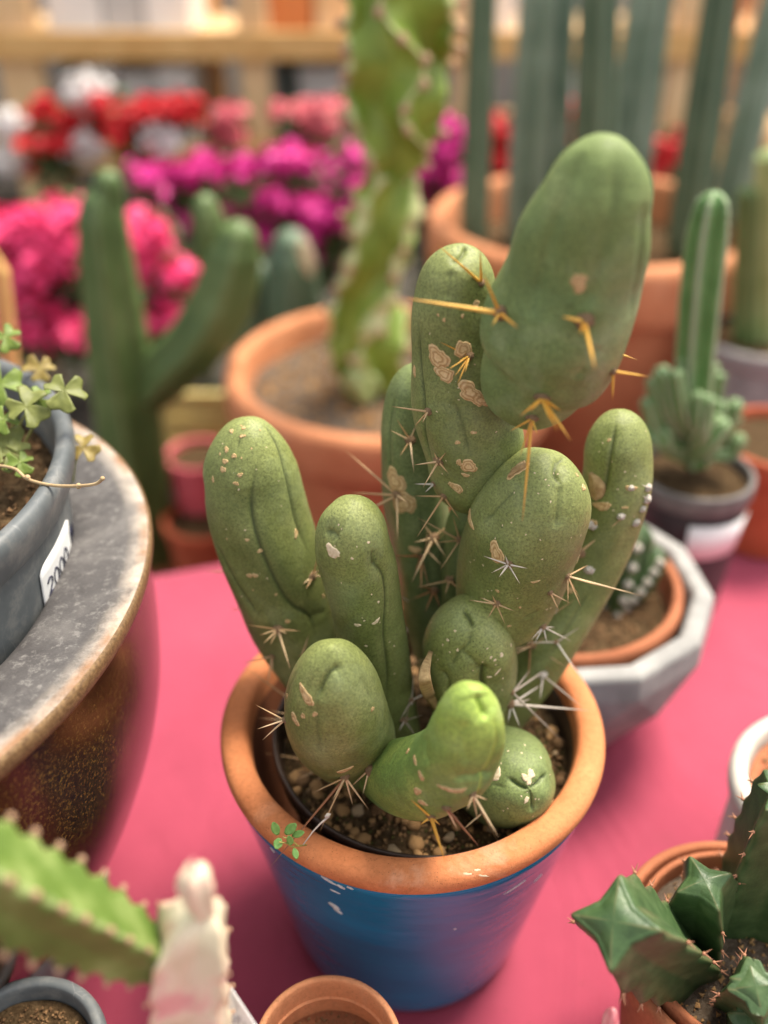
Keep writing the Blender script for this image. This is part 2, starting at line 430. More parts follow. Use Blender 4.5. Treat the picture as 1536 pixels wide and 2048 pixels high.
def tablecloth():
    nx, ny = 150, 120
    v, f = [], []
    for j in range(ny + 1):
        for i in range(nx + 1):
            x = -0.95 + 1.9 * i / nx
            edge = 0.915 + 0.3 * x
            t = j / ny
            if t <= 0.8:
                y = -0.25 + (edge + 0.25) * (t / 0.8); z = 0.0
            else:
                s = (t - 0.8) / 0.2
                y = edge + 0.012 * math.sin(min(s * 6, 1.57)) + 0.01 * math.sin(x * 40) * s; z = TZ - 0.31 * s
            q = Vector((x * 3.0, y * 3.0 + 5, 0))
            if t <= 0.8:
                z = TZ + 0.0012 * noise.noise(q * 2.6) - 0.0012
            v.append((x, y, z))
    for j in range(ny):
        for i in range(nx):
            a = j * (nx + 1) + i
            f.append((a, a + 1, a + nx + 2, a + nx + 1))
    return v, f
cl = obj('tablecloth', tablecloth(), 'cloth')
tag(cl, 'bright pink tablecloth that the front pots stand on', 'tablecloth')

# ------------------------------------------------------------------ the blue pot
PC = (0.0176, 0.429)
pot = thing('flower_pot', 'blue glazed pot with bare terracotta rim in the middle', 'pot', (PC[0], PC[1], TZ))
RZ = 0.175
obj('body', lathe(rnd([(0.0, TZ + .001), (0.078, TZ + .001), (0.0835, TZ + .005), (0.0935, .03), (0.1065, .10), (0.1165, 0.148), (0.1190, 0.1575), (0.1185, 0.1610), (0.114, 0.1612)], 2), (PC[0], PC[1], 0), 128), 'blue_glaze', pot)
obj('rim', lathe(rnd([(0.112, 0.1605), (0.1172, 0.1602), (0.1198, 0.1622), (0.1216, 0.1665), (0.1208, 0.1725), (0.1165, 0.1762), (0.110, 0.1768), (0.1055, 0.1752), (0.1032, 0.171), (0.102, 0.160)], 2), (PC[0], PC[1], 0), 160, 0.006, 3), 'terracotta_rim', pot)
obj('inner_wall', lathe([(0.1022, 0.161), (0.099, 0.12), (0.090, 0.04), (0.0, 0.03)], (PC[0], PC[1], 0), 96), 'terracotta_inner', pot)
pot_bvh = None

# nursery pot with soil
NC = (0.0262, 0.4273)
SZ = 0.146
npot = thing('nursery_pot', 'thin dark plastic nursery pot sunk inside the blue pot', 'pot', (NC[0], NC[1], 0.035))
obj('wall', lathe(rnd([(0.075, 0.036), (0.0925, 0.155), (0.0935, 0.163), (0.0955, 0.1655), (0.0975, 0.1650), (0.0972, 0.1585), (0.0945, 0.157)], 1), (NC[0], NC[1], 0), 128), 'brown_plastic', npot)
soil = obj('soil', disc(NC, 0.0945, SZ, 96, 40, 0.004, 45), 'soil', npot)

def rock(seed, sub=1):
    bm = bmesh.new(); bmesh.ops.create_icosphere(bm, subdivisions=sub, radius=1)
    for v in bm.verts:
        v.co *= 1 + 0.38 * noise.noise(v.co * 1.2 + Vector((seed * 7.3, seed, 0)))
        v.co.z *= 0.72
    me = bpy.data.meshes.new('pebble'); bm.to_mesh(me); bm.free(); return me
rocks = []
for i in range(9):
    me = rock(i, 2 if i < 3 else 1); me.materials.append(MATS[['pebble_tan', 'pebble_brown', 'pebble_pale'][i % 3] if i % 3 != 2 or i < 5 else 'pebble_tan'])
    rocks.append(me)
R1 = random.Random(11)
for i in range(280):
    a = R1.uniform(0, 6.283); rr = 0.0925 * math.sqrt(R1.uniform(0.12, 1))
    s = R1.choice([0.0018, 0.0022, 0.003, 0.0038, 0.005] if math.sin(a) > -.2 else [.0025, .0032, .0042, .0052]) * R1.uniform(0.8, 1.2)
    if rr + s > 0.093: rr = 0.093 - s
    o = obj('pebble', R1.choice(rocks), None, npot)
    o.location = (NC[0] + rr * math.cos(a), NC[1] + rr * math.sin(a), SZ + 0.001 + s * 0.2)
    o.scale = (s, s * R1.uniform(0.7, 1), s * R1.uniform(0.7, 1)); o.rotation_euler = (R1.uniform(-.5, .5), R1.uniform(-.5, .5), R1.uniform(0, 6.28))
def grit(c, r, z, n, seed, smin=0.0005, smax=0.0016):
    R = random.Random(seed); parts = []
    base = [(1, 0, 0), (-.5, .86, .1), (-.5, -.86, 0), (0, .1, 1), (.1, 0, -1)]
    fc = [(0, 1, 3), (1, 2, 3), (2, 0, 3), (1, 0, 4), (2, 1, 4), (0, 2, 4)]
    for i in range(n):
        a = R.uniform(0, 6.283); rr = r * math.sqrt(R.random()); s = R.uniform(smin, smax)
        m = Matrix.Rotation(R.uniform(0, 6.28), 3, Vector((R.gauss(0, 1), R.gauss(0, 1), R.gauss(0, 1))).normalized())
        p = Vector((c[0] + rr * math.cos(a), c[1] + rr * math.sin(a), z + 0.001))
        parts.append(([p + m @ (Vector(b) * s * R.uniform(.7, 1.2)) for b in base], fc))
    return join(parts)
for nm, sd_, n_ in (('pebble_brown', 1, 1500), ('pebble_tan', 2, 900), ('moss', 3, 900)):
    kind(obj('grit', grit(NC, 0.092, SZ, n_, sd_), nm, npot, smooth=False), 'stuff')

# ------------------------------------------------------------------ the cactus
cactus = thing('cactus', 'knobbly green cactus of many rounded stems growing in the blue pot', 'cactus', (NC[0], NC[1], SZ))

def stem_axis(ctrl):
    """ctrl: (px,py,Y,rpx); first/last with r=0 are cap ends."""
    pts = [P(a, b, Y) for a, b, Y, r in ctrl]
    rad = [r * depth(p) / FPX for p, (a, b, Y, r) in zip(pts, ctrl)]
    return pts, rad
def stem_geo(ctrl, nal=26, nar=180, wob=0.035, seed=0):
    pts, rad = stem_axis(ctrl)
    cap0, cap1 = ctrl[0][3] == 0, ctrl[-1][3] == 0
    if cap0: rad[0] = rad[1]
    if cap1:
        g = (rad[-2] - rad[-3]) / ((pts[-2] - pts[-3]).length + 1e-9)
        rad[-1] = max(rad[-2] + g * (pts[-1] - pts[-2]).length, rad[-2] * .75)
    c4 = [(*p, r) for p, r in zip(pts, rad)]
    sp = spline(c4, 24)
    m = len(ctrl) - 1
    def at(u):                                   # u in 0..m
        x = min(max(u, 0), m) * 24; i = min(int(x), len(sp) - 2); t = x - i
        return sp[i] * (1 - t) + sp[i + 1] * t
    us = []
    if cap0:
        us += [(1 - math.cos(k / 26 * math.pi / 2)) for k in range(26)]
        us = [(u, math.sqrt(max(0, 1 - (1 - u) ** 2))) for u in us]
    a, b = (1 if cap0 else 0), (m - 1 if cap1 else m)
    N = int(nal * (b - a))
    us += [(a + (b - a) * k / max(N, 1), 1.0) for k in range(N)] if b > a else []
    if cap1:
        us += [(m - 1 + math.sin(k / 30 * math.pi / 2), math.cos(k / 30 * math.pi / 2)) for k in range(30)]
        us.append((m - 0.0005, 0.012))
    else: us.append((m, 1.0))
    V = np.zeros((len(us), nar, 3)); u_prev = None
    for j, (u, fac) in enumerate(us):
        q = at(u); p = Vector(q[:3])
        t = Vector(at(u + 0.02)[:3]) - Vector(at(u - 0.02)[:3]); t.normalize()
        if u_prev is None:
            u_prev = (CAMP - p)
        n1 = (u_prev - t * u_prev.dot(t)).normalized(); u_prev = n1; n2 = t.cross(n1)
        r = q[3] * fac
        for k in range(nar):
            th = 2 * math.pi * k / nar
            d = n1 * math.cos(th) + n2 * math.sin(th)
            w = 1 + .018 * math.cos(5 * th + seed + .5 * math.sin(u * 1.3)) + wob * noise.noise(Vector((d.x * 1.1 + seed, d.y * 1.1, d.z * 1.1 + u * 0.9))) * 1.5
            V[j, k] = p + d * (r * w)
    for _ in range(36):
        V[2:-2] = V[1:-3] * .25 + V[2:-2] * .5 + V[3:-1] * .25
    return V
def grid_faces(nj, nk):
    f = []
    for j in range(nj - 1):
        for k in range(nk):
            q = (k + 1) % nk
            f.append((j * nk + k, j * nk + q, (j + 1) * nk + q, (j + 1) * nk + k))
    f.append(tuple(range(nk - 1, -1, -1))); f.append(tuple((nj - 1) * nk + k for k in range(nk)))
    return f
def cast(bvh, px, py):
    d = ray(px, py).normalized()
    h = bvh.ray_cast(CAMP, d)
    if h[0] is None: return None
    return h[0], h[1]
STEMS = {}
def stem(key, ctrl, mat='skin_old', furrows=(), auto=3, seed=0, nar=180, label=None, pits=()):
    """furrows: (pixel polyline, depth mm, width mm, tint) pressed into the real surface."""
    V = stem_geo(ctrl, seed=seed, nar=nar, wob=.05)
    nj, nk, _ = V.shape
    faces = grid_faces(nj, nk)
    flat = V.reshape(-1, 3)
    bvh = BVHTree.FromPolygons([tuple(x) for x in flat], faces)
    # vertex normals from the grid
    du = np.gradient(V, axis=0); dv = np.roll(V, -1, 1) - np.roll(V, 1, 1)
    Nn = np.cross(dv, du); Nn /= np.linalg.norm(Nn, axis=2, keepdims=True) + 1e-12
    cen = V.mean(axis=1, keepdims=True)
    s = np.sign((Nn * (V - cen)).sum(axis=(1, 2), keepdims=True)); Nn = Nn * np.where(s == 0, 1, s)
    Nf = Nn.reshape(-1, 3)
    disp = np.zeros(len(flat)); tint = np.zeros(len(flat))
    lines = []
    for poly, dmm, wmm, tn in furrows:
        q = []
        for (x, y) in (spline(poly, 6) if len(poly) > 2 else poly):
            h = cast(bvh, x, y)
            if h: q.append(np.array(h[0]))
        if len(q) > 1: lines.append((q, dmm, wmm, tn))
    rr = random.Random(seed + 5)                  # furrows on the sides the picture does not show
    for a in range(auto):
        k0 = int(nk * (0.30 + 0.4 * (a + 0.5) / auto)); ph = rr.uniform(0, 6)
        q = [V[j, int(k0 + 5 * math.sin(j * 0.035 + ph)) % nk] for j in range(int(nj * .15), nj - 14, 3)]
        lines.append((q, 0.7, 1.4, 0.4))
    for q, dmm, wmm, tn in lines:
        A = np.array(q); n = len(A)
        best = np.full(len(flat), 1e9); fade = np.zeros(len(flat))
        for i in range(n - 1):
            a, b = A[i], A[i + 1]; ab = b - a; L = ab @ ab + 1e-14
            t = np.clip(((flat - a) @ ab) / L, 0, 1)
            d = np.linalg.norm(flat - (a + t[:, None] * ab), axis=1)
            m = d < best; best[m] = d[m]; fade[m] = ((i + t[m]) / (n - 1))
        fd = np.clip(np.minimum(fade, 1 - fade) * 5 + 0.12, 0, 1)
        w = wmm * 1e-3
        disp -= fd * (1.25 * dmm * 1e-3 * np.exp(-(best / w) ** 2) + 1.1 * dmm * 1e-3 * np.exp(-(best / (w * 4.5)) ** 2))
        tint = np.maximum(tint, fd * min(1, tn * 1.5) * np.exp(-(best / (w * 0.8)) ** 2))
    flat2 = flat + Nf * disp[:, None]
    me = bpy.data.meshes.new('stem'); me.from_pydata(flat2.tolist(), [], faces); me.update()
    at = me.attributes.new('furrow', 'FLOAT', 'POINT'); at.data.foreach_set('value', tint.astype(np.float32))
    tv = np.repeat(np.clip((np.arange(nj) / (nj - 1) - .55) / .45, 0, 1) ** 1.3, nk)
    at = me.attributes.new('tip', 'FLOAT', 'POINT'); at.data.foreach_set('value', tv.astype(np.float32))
    o = obj('stem', me, mat, cactus)
    if label: o['label'] = label
    STEMS[key] = (o, BVHTree.FromPolygons(flat2.tolist(), faces))
    return o

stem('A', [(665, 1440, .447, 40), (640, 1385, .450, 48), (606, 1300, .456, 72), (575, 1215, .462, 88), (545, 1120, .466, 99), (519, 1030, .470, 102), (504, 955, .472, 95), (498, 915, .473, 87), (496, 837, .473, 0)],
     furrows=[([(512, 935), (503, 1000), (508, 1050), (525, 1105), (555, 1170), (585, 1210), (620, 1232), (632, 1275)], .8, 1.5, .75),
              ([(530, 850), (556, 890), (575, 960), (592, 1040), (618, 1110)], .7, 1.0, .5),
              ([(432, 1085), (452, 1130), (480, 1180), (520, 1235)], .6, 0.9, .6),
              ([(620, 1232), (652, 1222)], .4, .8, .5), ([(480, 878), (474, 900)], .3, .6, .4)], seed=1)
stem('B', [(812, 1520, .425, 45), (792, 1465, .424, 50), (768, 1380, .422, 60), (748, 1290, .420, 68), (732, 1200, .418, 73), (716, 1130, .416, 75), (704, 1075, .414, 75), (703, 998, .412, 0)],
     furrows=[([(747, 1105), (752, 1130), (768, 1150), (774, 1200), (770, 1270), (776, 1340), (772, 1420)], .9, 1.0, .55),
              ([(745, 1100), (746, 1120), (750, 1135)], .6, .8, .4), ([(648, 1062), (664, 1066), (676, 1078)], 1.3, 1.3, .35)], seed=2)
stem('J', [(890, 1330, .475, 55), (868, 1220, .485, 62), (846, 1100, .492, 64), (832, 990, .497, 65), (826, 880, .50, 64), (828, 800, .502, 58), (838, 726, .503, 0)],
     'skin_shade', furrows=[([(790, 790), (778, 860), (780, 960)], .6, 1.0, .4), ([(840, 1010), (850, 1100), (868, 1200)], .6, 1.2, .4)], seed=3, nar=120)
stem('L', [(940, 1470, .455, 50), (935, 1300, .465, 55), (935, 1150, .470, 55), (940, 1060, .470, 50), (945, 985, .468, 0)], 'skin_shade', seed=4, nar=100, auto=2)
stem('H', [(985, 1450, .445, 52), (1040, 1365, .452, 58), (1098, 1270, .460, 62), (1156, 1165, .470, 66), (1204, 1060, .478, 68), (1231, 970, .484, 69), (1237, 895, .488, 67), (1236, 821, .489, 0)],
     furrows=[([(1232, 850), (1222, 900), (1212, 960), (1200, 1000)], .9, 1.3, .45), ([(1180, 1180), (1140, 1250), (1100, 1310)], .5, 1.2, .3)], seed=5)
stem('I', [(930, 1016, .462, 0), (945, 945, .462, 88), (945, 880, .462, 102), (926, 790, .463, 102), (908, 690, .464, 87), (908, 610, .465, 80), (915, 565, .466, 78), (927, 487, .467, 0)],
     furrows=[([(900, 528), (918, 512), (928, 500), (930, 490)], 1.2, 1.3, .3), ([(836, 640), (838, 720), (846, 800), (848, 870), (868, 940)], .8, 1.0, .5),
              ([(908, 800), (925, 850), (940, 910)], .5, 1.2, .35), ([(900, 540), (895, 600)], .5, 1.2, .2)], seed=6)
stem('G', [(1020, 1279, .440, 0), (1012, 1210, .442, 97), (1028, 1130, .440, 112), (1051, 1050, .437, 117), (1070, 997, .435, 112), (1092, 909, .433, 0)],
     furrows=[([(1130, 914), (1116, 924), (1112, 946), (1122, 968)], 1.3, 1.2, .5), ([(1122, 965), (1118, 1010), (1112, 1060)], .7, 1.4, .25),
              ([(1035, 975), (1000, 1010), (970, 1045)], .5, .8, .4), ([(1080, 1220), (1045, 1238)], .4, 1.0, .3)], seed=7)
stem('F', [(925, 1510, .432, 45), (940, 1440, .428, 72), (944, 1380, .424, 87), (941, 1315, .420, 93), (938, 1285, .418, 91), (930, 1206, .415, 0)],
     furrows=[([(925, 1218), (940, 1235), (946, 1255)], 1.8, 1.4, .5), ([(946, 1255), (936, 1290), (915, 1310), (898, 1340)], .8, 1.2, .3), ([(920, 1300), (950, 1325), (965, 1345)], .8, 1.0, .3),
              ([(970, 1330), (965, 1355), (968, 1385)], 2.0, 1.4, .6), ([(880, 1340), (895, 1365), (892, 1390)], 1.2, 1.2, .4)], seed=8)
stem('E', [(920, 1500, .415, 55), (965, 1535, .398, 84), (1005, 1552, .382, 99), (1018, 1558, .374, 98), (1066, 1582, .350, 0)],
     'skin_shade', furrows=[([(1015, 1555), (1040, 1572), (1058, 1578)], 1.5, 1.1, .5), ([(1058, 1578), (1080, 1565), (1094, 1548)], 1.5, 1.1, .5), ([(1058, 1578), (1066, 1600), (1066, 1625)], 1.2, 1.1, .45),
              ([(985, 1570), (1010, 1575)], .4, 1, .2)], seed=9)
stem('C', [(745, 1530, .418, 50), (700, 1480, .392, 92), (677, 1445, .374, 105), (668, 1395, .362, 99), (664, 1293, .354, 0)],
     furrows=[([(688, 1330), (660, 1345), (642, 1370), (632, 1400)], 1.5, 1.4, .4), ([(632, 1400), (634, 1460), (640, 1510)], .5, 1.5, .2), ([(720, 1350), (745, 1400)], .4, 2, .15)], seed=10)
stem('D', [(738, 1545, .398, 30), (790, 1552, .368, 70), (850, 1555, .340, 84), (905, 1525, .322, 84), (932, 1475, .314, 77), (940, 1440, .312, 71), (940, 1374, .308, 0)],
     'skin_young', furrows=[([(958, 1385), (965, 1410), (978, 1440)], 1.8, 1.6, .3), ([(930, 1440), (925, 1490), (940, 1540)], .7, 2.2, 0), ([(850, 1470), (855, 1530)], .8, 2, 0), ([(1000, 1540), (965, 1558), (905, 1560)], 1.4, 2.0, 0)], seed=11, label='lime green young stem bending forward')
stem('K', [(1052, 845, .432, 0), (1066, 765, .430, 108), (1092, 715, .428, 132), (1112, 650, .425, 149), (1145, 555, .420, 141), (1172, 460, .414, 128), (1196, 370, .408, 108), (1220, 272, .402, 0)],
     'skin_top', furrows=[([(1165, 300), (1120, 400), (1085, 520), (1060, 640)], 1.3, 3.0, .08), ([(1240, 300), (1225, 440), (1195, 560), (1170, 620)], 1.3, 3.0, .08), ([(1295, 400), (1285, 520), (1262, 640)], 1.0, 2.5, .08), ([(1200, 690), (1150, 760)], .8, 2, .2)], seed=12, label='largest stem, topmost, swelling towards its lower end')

# ---- scabs
def scab(key, px, py, ax, ay, ang=0, mat='scab', thick=0.0006, seed=0, name='scab'):
    o, bvh = STEMS[key]
    h = cast(bvh, px, py)
    if not h: return
    c, n = h
    dp = depth(c) / FPX
    right = Vector((1, 0, 0)); up = _U
    t1 = (right - n * right.dot(n)).normalized(); t2 = n.cross(t1)
    if t2.dot(up) < 0: t2 = -t2
    R = random.Random(int(px * 31 + py)); ca, sa = math.cos(math.radians(ang)), math.sin(math.radians(ang))
    NA, rings = 26, [(0.0, 1.05), (0.28, .9), (0.42, 1.1), (0.62, .8), (0.78, 1.0), (0.92, .5), (1.0, -0.1)]
    ph = [R.uniform(0, 6.28) for _ in range(4)]
    v, f, ring = [], [], []
    for (q, hgt) in rings:
        for i in range(NA if q else 1):
            th = 2 * math.pi * i / NA
            w = 1 + .18 * math.sin(2 * th + ph[0]) + .13 * math.sin(3 * th + ph[1]) + .08 * math.sin(5 * th + ph[2]) + .06 * math.sin(8 * th + ph[3])
            x, y = q * w * ax * math.cos(th), q * w * ay * math.sin(th)
            x, y = x * ca - y * sa, x * sa + y * ca
            p = c + (t1 * x + t2 * y) * dp
            loc, nn, _, _ = bvh.find_nearest(p)
            hh = hgt * thick * (1 + .35 * noise.noise(Vector((x * .4 + px, y * .4, seed)))) * (min(1.0, ax / 8) if ax < 8 else 1)
            v.append(loc + nn * hh); ring.append(1.0 if q in (.42, .78, 1.0) else (0.15 if q else .35))
    f = [(0, 1 + i, 1 + (i + 1) % NA) for i in range(NA)]
    for j in range(len(rings) - 2):
        a = 1 + j * NA
        for i in range(NA): k = (i + 1) % NA; f.append((a + i, a + NA + i, a + NA + k, a + k))
    me = bpy.data.meshes.new(name); me.from_pydata([tuple(x) for x in v], [], f); me.update()
    at = me.attributes.new('ring', 'FLOAT', 'POINT'); at.data.foreach_set('value', ring)
    return obj(name, me, mat, o)
for s in [(463, 862, 5, 5), (487, 856, 5, 4), (482, 851, 2, 2), (485, 872, 6, 4), (453, 899, 5, 6), (468, 912, 7, 4), (450, 923, 6, 6), (446, 939, 6, 7), (480, 950, 6, 4), (472, 967, 6, 4), (426, 959, 4, 6),
          (592, 1067, 6, 9), (520, 1102, 5, 5), (494, 1080, 4, 4), (499, 1151, 7, 5), (510, 1151, 6, 6), (575, 1243, 5, 5), (647, 1192, 4, 5), (552, 1189, 3, 3), (506, 1180, 2, 2), (440, 908, 2, 3), (503, 897, 2, 2), (520, 860, 2, 2), (454, 1078, 2, 2), (483, 916, 2, 2)]:
    scab('A', *s)
for s in [(665, 1103, 21, 12, -15), (715, 1250, 7, 4), (752, 1243, 9, 4, 30), (757, 1204, 3, 3), (704, 1117, 3, 3), (737, 1085, 3, 3), (732, 1292, 3, 3)]: scab('B', *s, mat='scab_pale')
for s in [(612, 1392, 26, 11, -42), (590, 1438, 15, 9, -50), (606, 1432, 6, 6), (630, 1428, 6, 6), (575, 1480, 5, 5), (690, 1540, 22, 6, 15), (745, 1418, 5, 6), (575, 1392, 6, 7)]: scab('C', *s)
for s in [(876, 715, 23, 25), (889, 748, 20, 17), (940, 784, 28, 19, -25), (962, 800, 20, 15, -25), (926, 698, 16, 20), (937, 933, 20, 14), (918, 925, 7, 7), (931, 950, 8, 5), (912, 975, 20, 9, -28), (829, 742, 5, 13), (947, 865, 6, 4), (915, 885, 5, 5), (865, 690, 3, 3), (888, 640, 4, 4), (876, 630, 3, 3), (925, 632, 4, 4), (952, 610, 8, 10)]: scab('I', *s)
for s in [(993, 1107, 19, 23, 25), (940, 1038, 9, 24, 12), (1036, 938, 24, 14, 35), (1167, 975, 7, 8), (1154, 950, 4, 4), (1070, 1163, 9, 3), (995, 1182, 4, 4), (1040, 1215, 3, 3), (1018, 1252, 4, 3)]: scab('G', *s)
for s in [(994, 1549, 8, 13, -15), (1062, 1548, 10, 8, 40), (1052, 1556, 12, 6, -20), (1058, 1562, 9, 5, 60), (1053, 1600, 4, 9, -25)]: scab('E', *s, mat='scab_pale')
for s in [(1158, 566, 19, 18), (1262, 690, 9, 14)]: scab('K', *s)
for s in [(1203, 1012, 20, 9, -8), (1262, 976, 12, 6, -10), (1218, 880, 4, 4), (1185, 1048, 11, 9), (1160, 1105, 12, 10), (1140, 1180, 7, 6), (1250, 1015, 7, 3)]: scab('H', *s)
for s in [(790, 962, 24, 28), (808, 1008, 28, 24, -30), (830, 1100, 12, 9)]: scab('J', *s)
for s in [(842, 1552, 6, 14, 40), (835, 1582, 9, 12), (905, 1580, 30, 8, 12), (816, 1502, 7, 5), (830, 1520, 6, 12, 30), (845, 1605, 12, 7)]: scab('D', *s)
for s in [(895, 1280, 3, 3), (910, 1262, 2.5, 2.5), (915, 1300, 3, 3), (1003, 1310, 4, 6, -10), (995, 1345, 2, 12, -35), (978, 1354, 5, 3), (982, 1315, 3, 3), (1022, 1290, 3, 3), (990, 1320, 3, 3)]: scab('F', *s, mat='scab_pale')
RS = random.Random(3)
for key, (x0, x1, y0, y1), n in (('G', (930, 1170, 940, 1240), 34), ('I', (835, 1030, 620, 1000), 16), ('F', (855, 1025, 1230, 1390), 12), ('H', (1175, 1300, 850, 1050), 16), ('E', (985, 1105, 1470, 1640), 18), ('B', (640, 800, 1020, 1400), 18), ('A', (420, 650, 870, 1280), 14)):
    for i in range(n):
        scab(key, RS.uniform(x0, x1), RS.uniform(y0, y1), RS.uniform(1.2, 2.6), RS.uniform(1.0, 2.0), RS.uniform(0, 180), 'scab_pale', 0.0003, name='fleck')

# ---- spines
def spine_mesh(mat):
    pts = [Vector((0.03 * math.sin(t * 2.4), 0, t)) for t in (0, .3, .65, 1.0)]
    v, f = tube(pts, [1.0, .85, .55, 0.06], 6)
    me = bpy.data.meshes.new('spine')
    me.from_pydata([(x[0] * 1.0 if i < 0 else x[0], x[1], x[2]) for i, x in enumerate(v)], [], f); me.update()
    me.materials.append(MATS[mat]); return me
def mk_spine(mat):
    v, f = [], []
    for j, (t, r) in enumerate(((0, 1.15), (.05, 1.0), (.35, .8), (.7, .5), (1, .08))):
        for k in range(6):
            a = k * math.pi / 3; v.append((r * math.cos(a), r * math.sin(a), t))
    for j in range(4):
        for k in range(6): q = (k + 1) % 6; f.append((j * 6 + k, j * 6 + q, j * 6 + 6 + q, j * 6 + 6 + k))
    me = bpy.data.meshes.new('spine'); me.from_pydata(v, [], f); me.update(); me.materials.append(MATS[mat]); return me
SP = {k: mk_spine('spine_' + k) for k in ('tan', 'gold', 'red', 'grey')}
bm = bmesh.new(); bmesh.ops.create_icosphere(bm, subdivisions=3, radius=1)
for v in bm.verts: v.co *= 1 + .45 * noise.noise(v.co * 2.6)
areole_me = bpy.data.meshes.new('areole'); bm.to_mesh(areole_me); bm.free(); areole_me.materials.append(MATS['areole'])
bm = bmesh.new(); bmesh.ops.create_icosphere(bm, subdivisions=3, radius=1)
for v in bm.verts: v.co *= 1 + .5 * noise.noise(v.co * 2.2 + Vector((3, 3, 3)))
wool_me = bpy.data.meshes.new('areole'); bm.to_mesh(wool_me); bm.free(); wool_me.materials.append(MATS['wool'])
def put_spine(parent, a, b, w, col):
    o = obj('spine', SP[col], None, parent)
    d = b - a; o.location = a; o.rotation_euler = d.to_track_quat('Z', 'Y').to_euler(); o.scale = (w, w, d.length)
def cluster(key, px, py, ends, col='tan', w=2.6, ar=6.5, lift=0.02, me=None, d=None):
    """areole at a pixel on the stem; ends: (px,py[,lift[,width[,colour]]]); lift = how far the tip comes towards the camera (share of depth)."""
    o, bvh = STEMS[key]
    h = cast(bvh, px, py)
    if h is None:
        loc, n, _, _ = bvh.find_nearest(Pd(px, py, d or depth(o.data.vertices[0].co)))
        c = loc
    else: c, n = h
    dp = depth(c)
    if ar:
        s = 1.25 * ar * dp / FPX
        k = obj('areole', me or areole_me, None, o)
        k.location = c; k.rotation_euler = n.to_track_quat('Z', 'Y').to_euler(); k.scale = (s, s * .85, s * .75)
    for e in ends:
        l = e[2] if len(e) > 2 else lift; ww = e[3] if len(e) > 3 else w; cc = e[4] if len(e) > 4 else col
        put_spine(o, c + n * (0.2 * ar * dp / FPX), Pd(e[0], e[1], dp * (1 - l)), .85 * ww * dp / FPX, cc)
cluster('A', 556, 1258, [(496, 1250), (520, 1270), (527, 1287), (580, 1337, .02, 3.4), (575, 1268), (540, 1290, .01), (600, 1262, .01)], ar=9)
cluster('A', 625, 1152, [(637, 1108), (642, 1136), (606, 1168, .01), (648, 1152), (612, 1178, .015)], ar=8)
cluster('A', 434, 1138, [(412, 1143, 0)], ar=6)
cluster('A', 604, 1312, [(618, 1268)], w=2.6, ar=4)
cluster('A', 470, 1215, [(462, 1220, 0)], ar=4)
cluster('A', 545, 1312, [(486, 1326, .01), (535, 1370, 0), (545, 1345, .02)], 'tan', ar=5)
cluster('B', 822, 1400, [(915, 1357, .03, 2), (824, 1412, .01), (800, 1440, .03), (828, 1345, .02), (790, 1385, .02)], 'grey', 2.2, 7)
cluster('B', 808, 1440, [(798, 1462, .02), (845, 1430, .03), (830, 1470, .02), (820, 1410, .03)], 'grey', 2.2, 8)
cluster('C', 774, 1497, [(722, 1480, .04)], 'red', 3.2, 8)
cluster('C', 606, 1536, [(528, 1506, 0), (606, 1592, .02), (648, 1628, .01), (590, 1560, .03)], 'tan', 2.8, 7)
cluster('C', 690, 1553, [(625, 1586, .0), (540, 1735, .02, 3.8, 'red'), (640, 1662, .0), (706, 1612, -.02), (738, 1620, -.02), (665, 1600, .02), (645, 1577, .01)], 'tan', 3.0, 8)
cluster('C', 568, 1390, [(488, 1332, -.03), (516, 1436, 0), (540, 1420, .02)], 'tan', 2.8, 6)
cluster('C', 570, 1440, [(515, 1458, 0), (512, 1410, -.01), (525, 1480, -.01)], 'tan', 2.6, 6)
cluster('D', 862, 1632, [(890, 1722, .03, 5, 'gold'), (822, 1600, .02), (840, 1650, .0), (880, 1650, 0)], 'gold', 3.6, 7)
cluster('D', 893, 1615, [(957, 1692, -.01, 4, 'red'), (915, 1660, -.02)], 'tan', 3.4, 7)
cluster('D', 945, 1588, [(997, 1674, 0, 3.6), (934, 1620, .02), (975, 1600, 0), (955, 1640, -.01)], 'tan', 3.2, 7)
cluster('D', 740, 1540, [(725, 1590, .0), (700, 1575, -.01)], 'tan', 2.6, 10)
cluster('E', 1105, 1632, [(1120, 1654, 0)], 'tan', 2, 4)
cluster('E', 965, 1625, [(1000, 1690, -.02), (925, 1660, 0)], 'tan', 2.6, 5)
cluster('F', 1020, 1408, [(1178, 1421, -.03, 4), (1062, 1398, -.02), (1016, 1445, .0), (1040, 1455, 0), (1090, 1365, -.06)], 'grey', 3.2, 9)
cluster('F', 1024, 1385, [(1120, 1478, -.06), (1060, 1340, -.05), (1105, 1330, -.08)], 'grey', 3, 5)
cluster('F', 858, 1368, [(912, 1357, .05, 1.8), (925, 1332, .05, 2, 'tan'), (835, 1320, .0)], 'tan', 2.2, 5)
cluster('G', 1017, 1128, [(967, 1112), (982, 1146), (998, 1154, .03, 3.4), (1040, 1168), (1055, 1137), (1010, 1110, .02)], 'grey', 2.4, 8)
cluster('G', 993, 1207, [(938, 1200), (975, 1237), (1031, 1223), (1010, 1248), (960, 1195), (984, 1190, .02)], 'tan', 2.3, 8)
cluster('G', 1134, 1152, [(1285, 1192, -.03, 2.6), (1176, 1130, -.02, 2.6), (1162, 1214, 0), (1160, 1198, -.02), (1136, 1210, 0), (1200, 1172, -.01)], 'tan', 2.2, 6)
cluster('G', 1085, 1253, [(1142, 1282, -.01), (1070, 1285, .01), (1062, 1280, .02), (1095, 1288, 0), (1110, 1255, -.02)], 'grey', 2, 7)
cluster('G', 1100, 1185, [(1138, 1205, -.02), (1118, 1222, -.01)], 'tan', 2.2, 5)
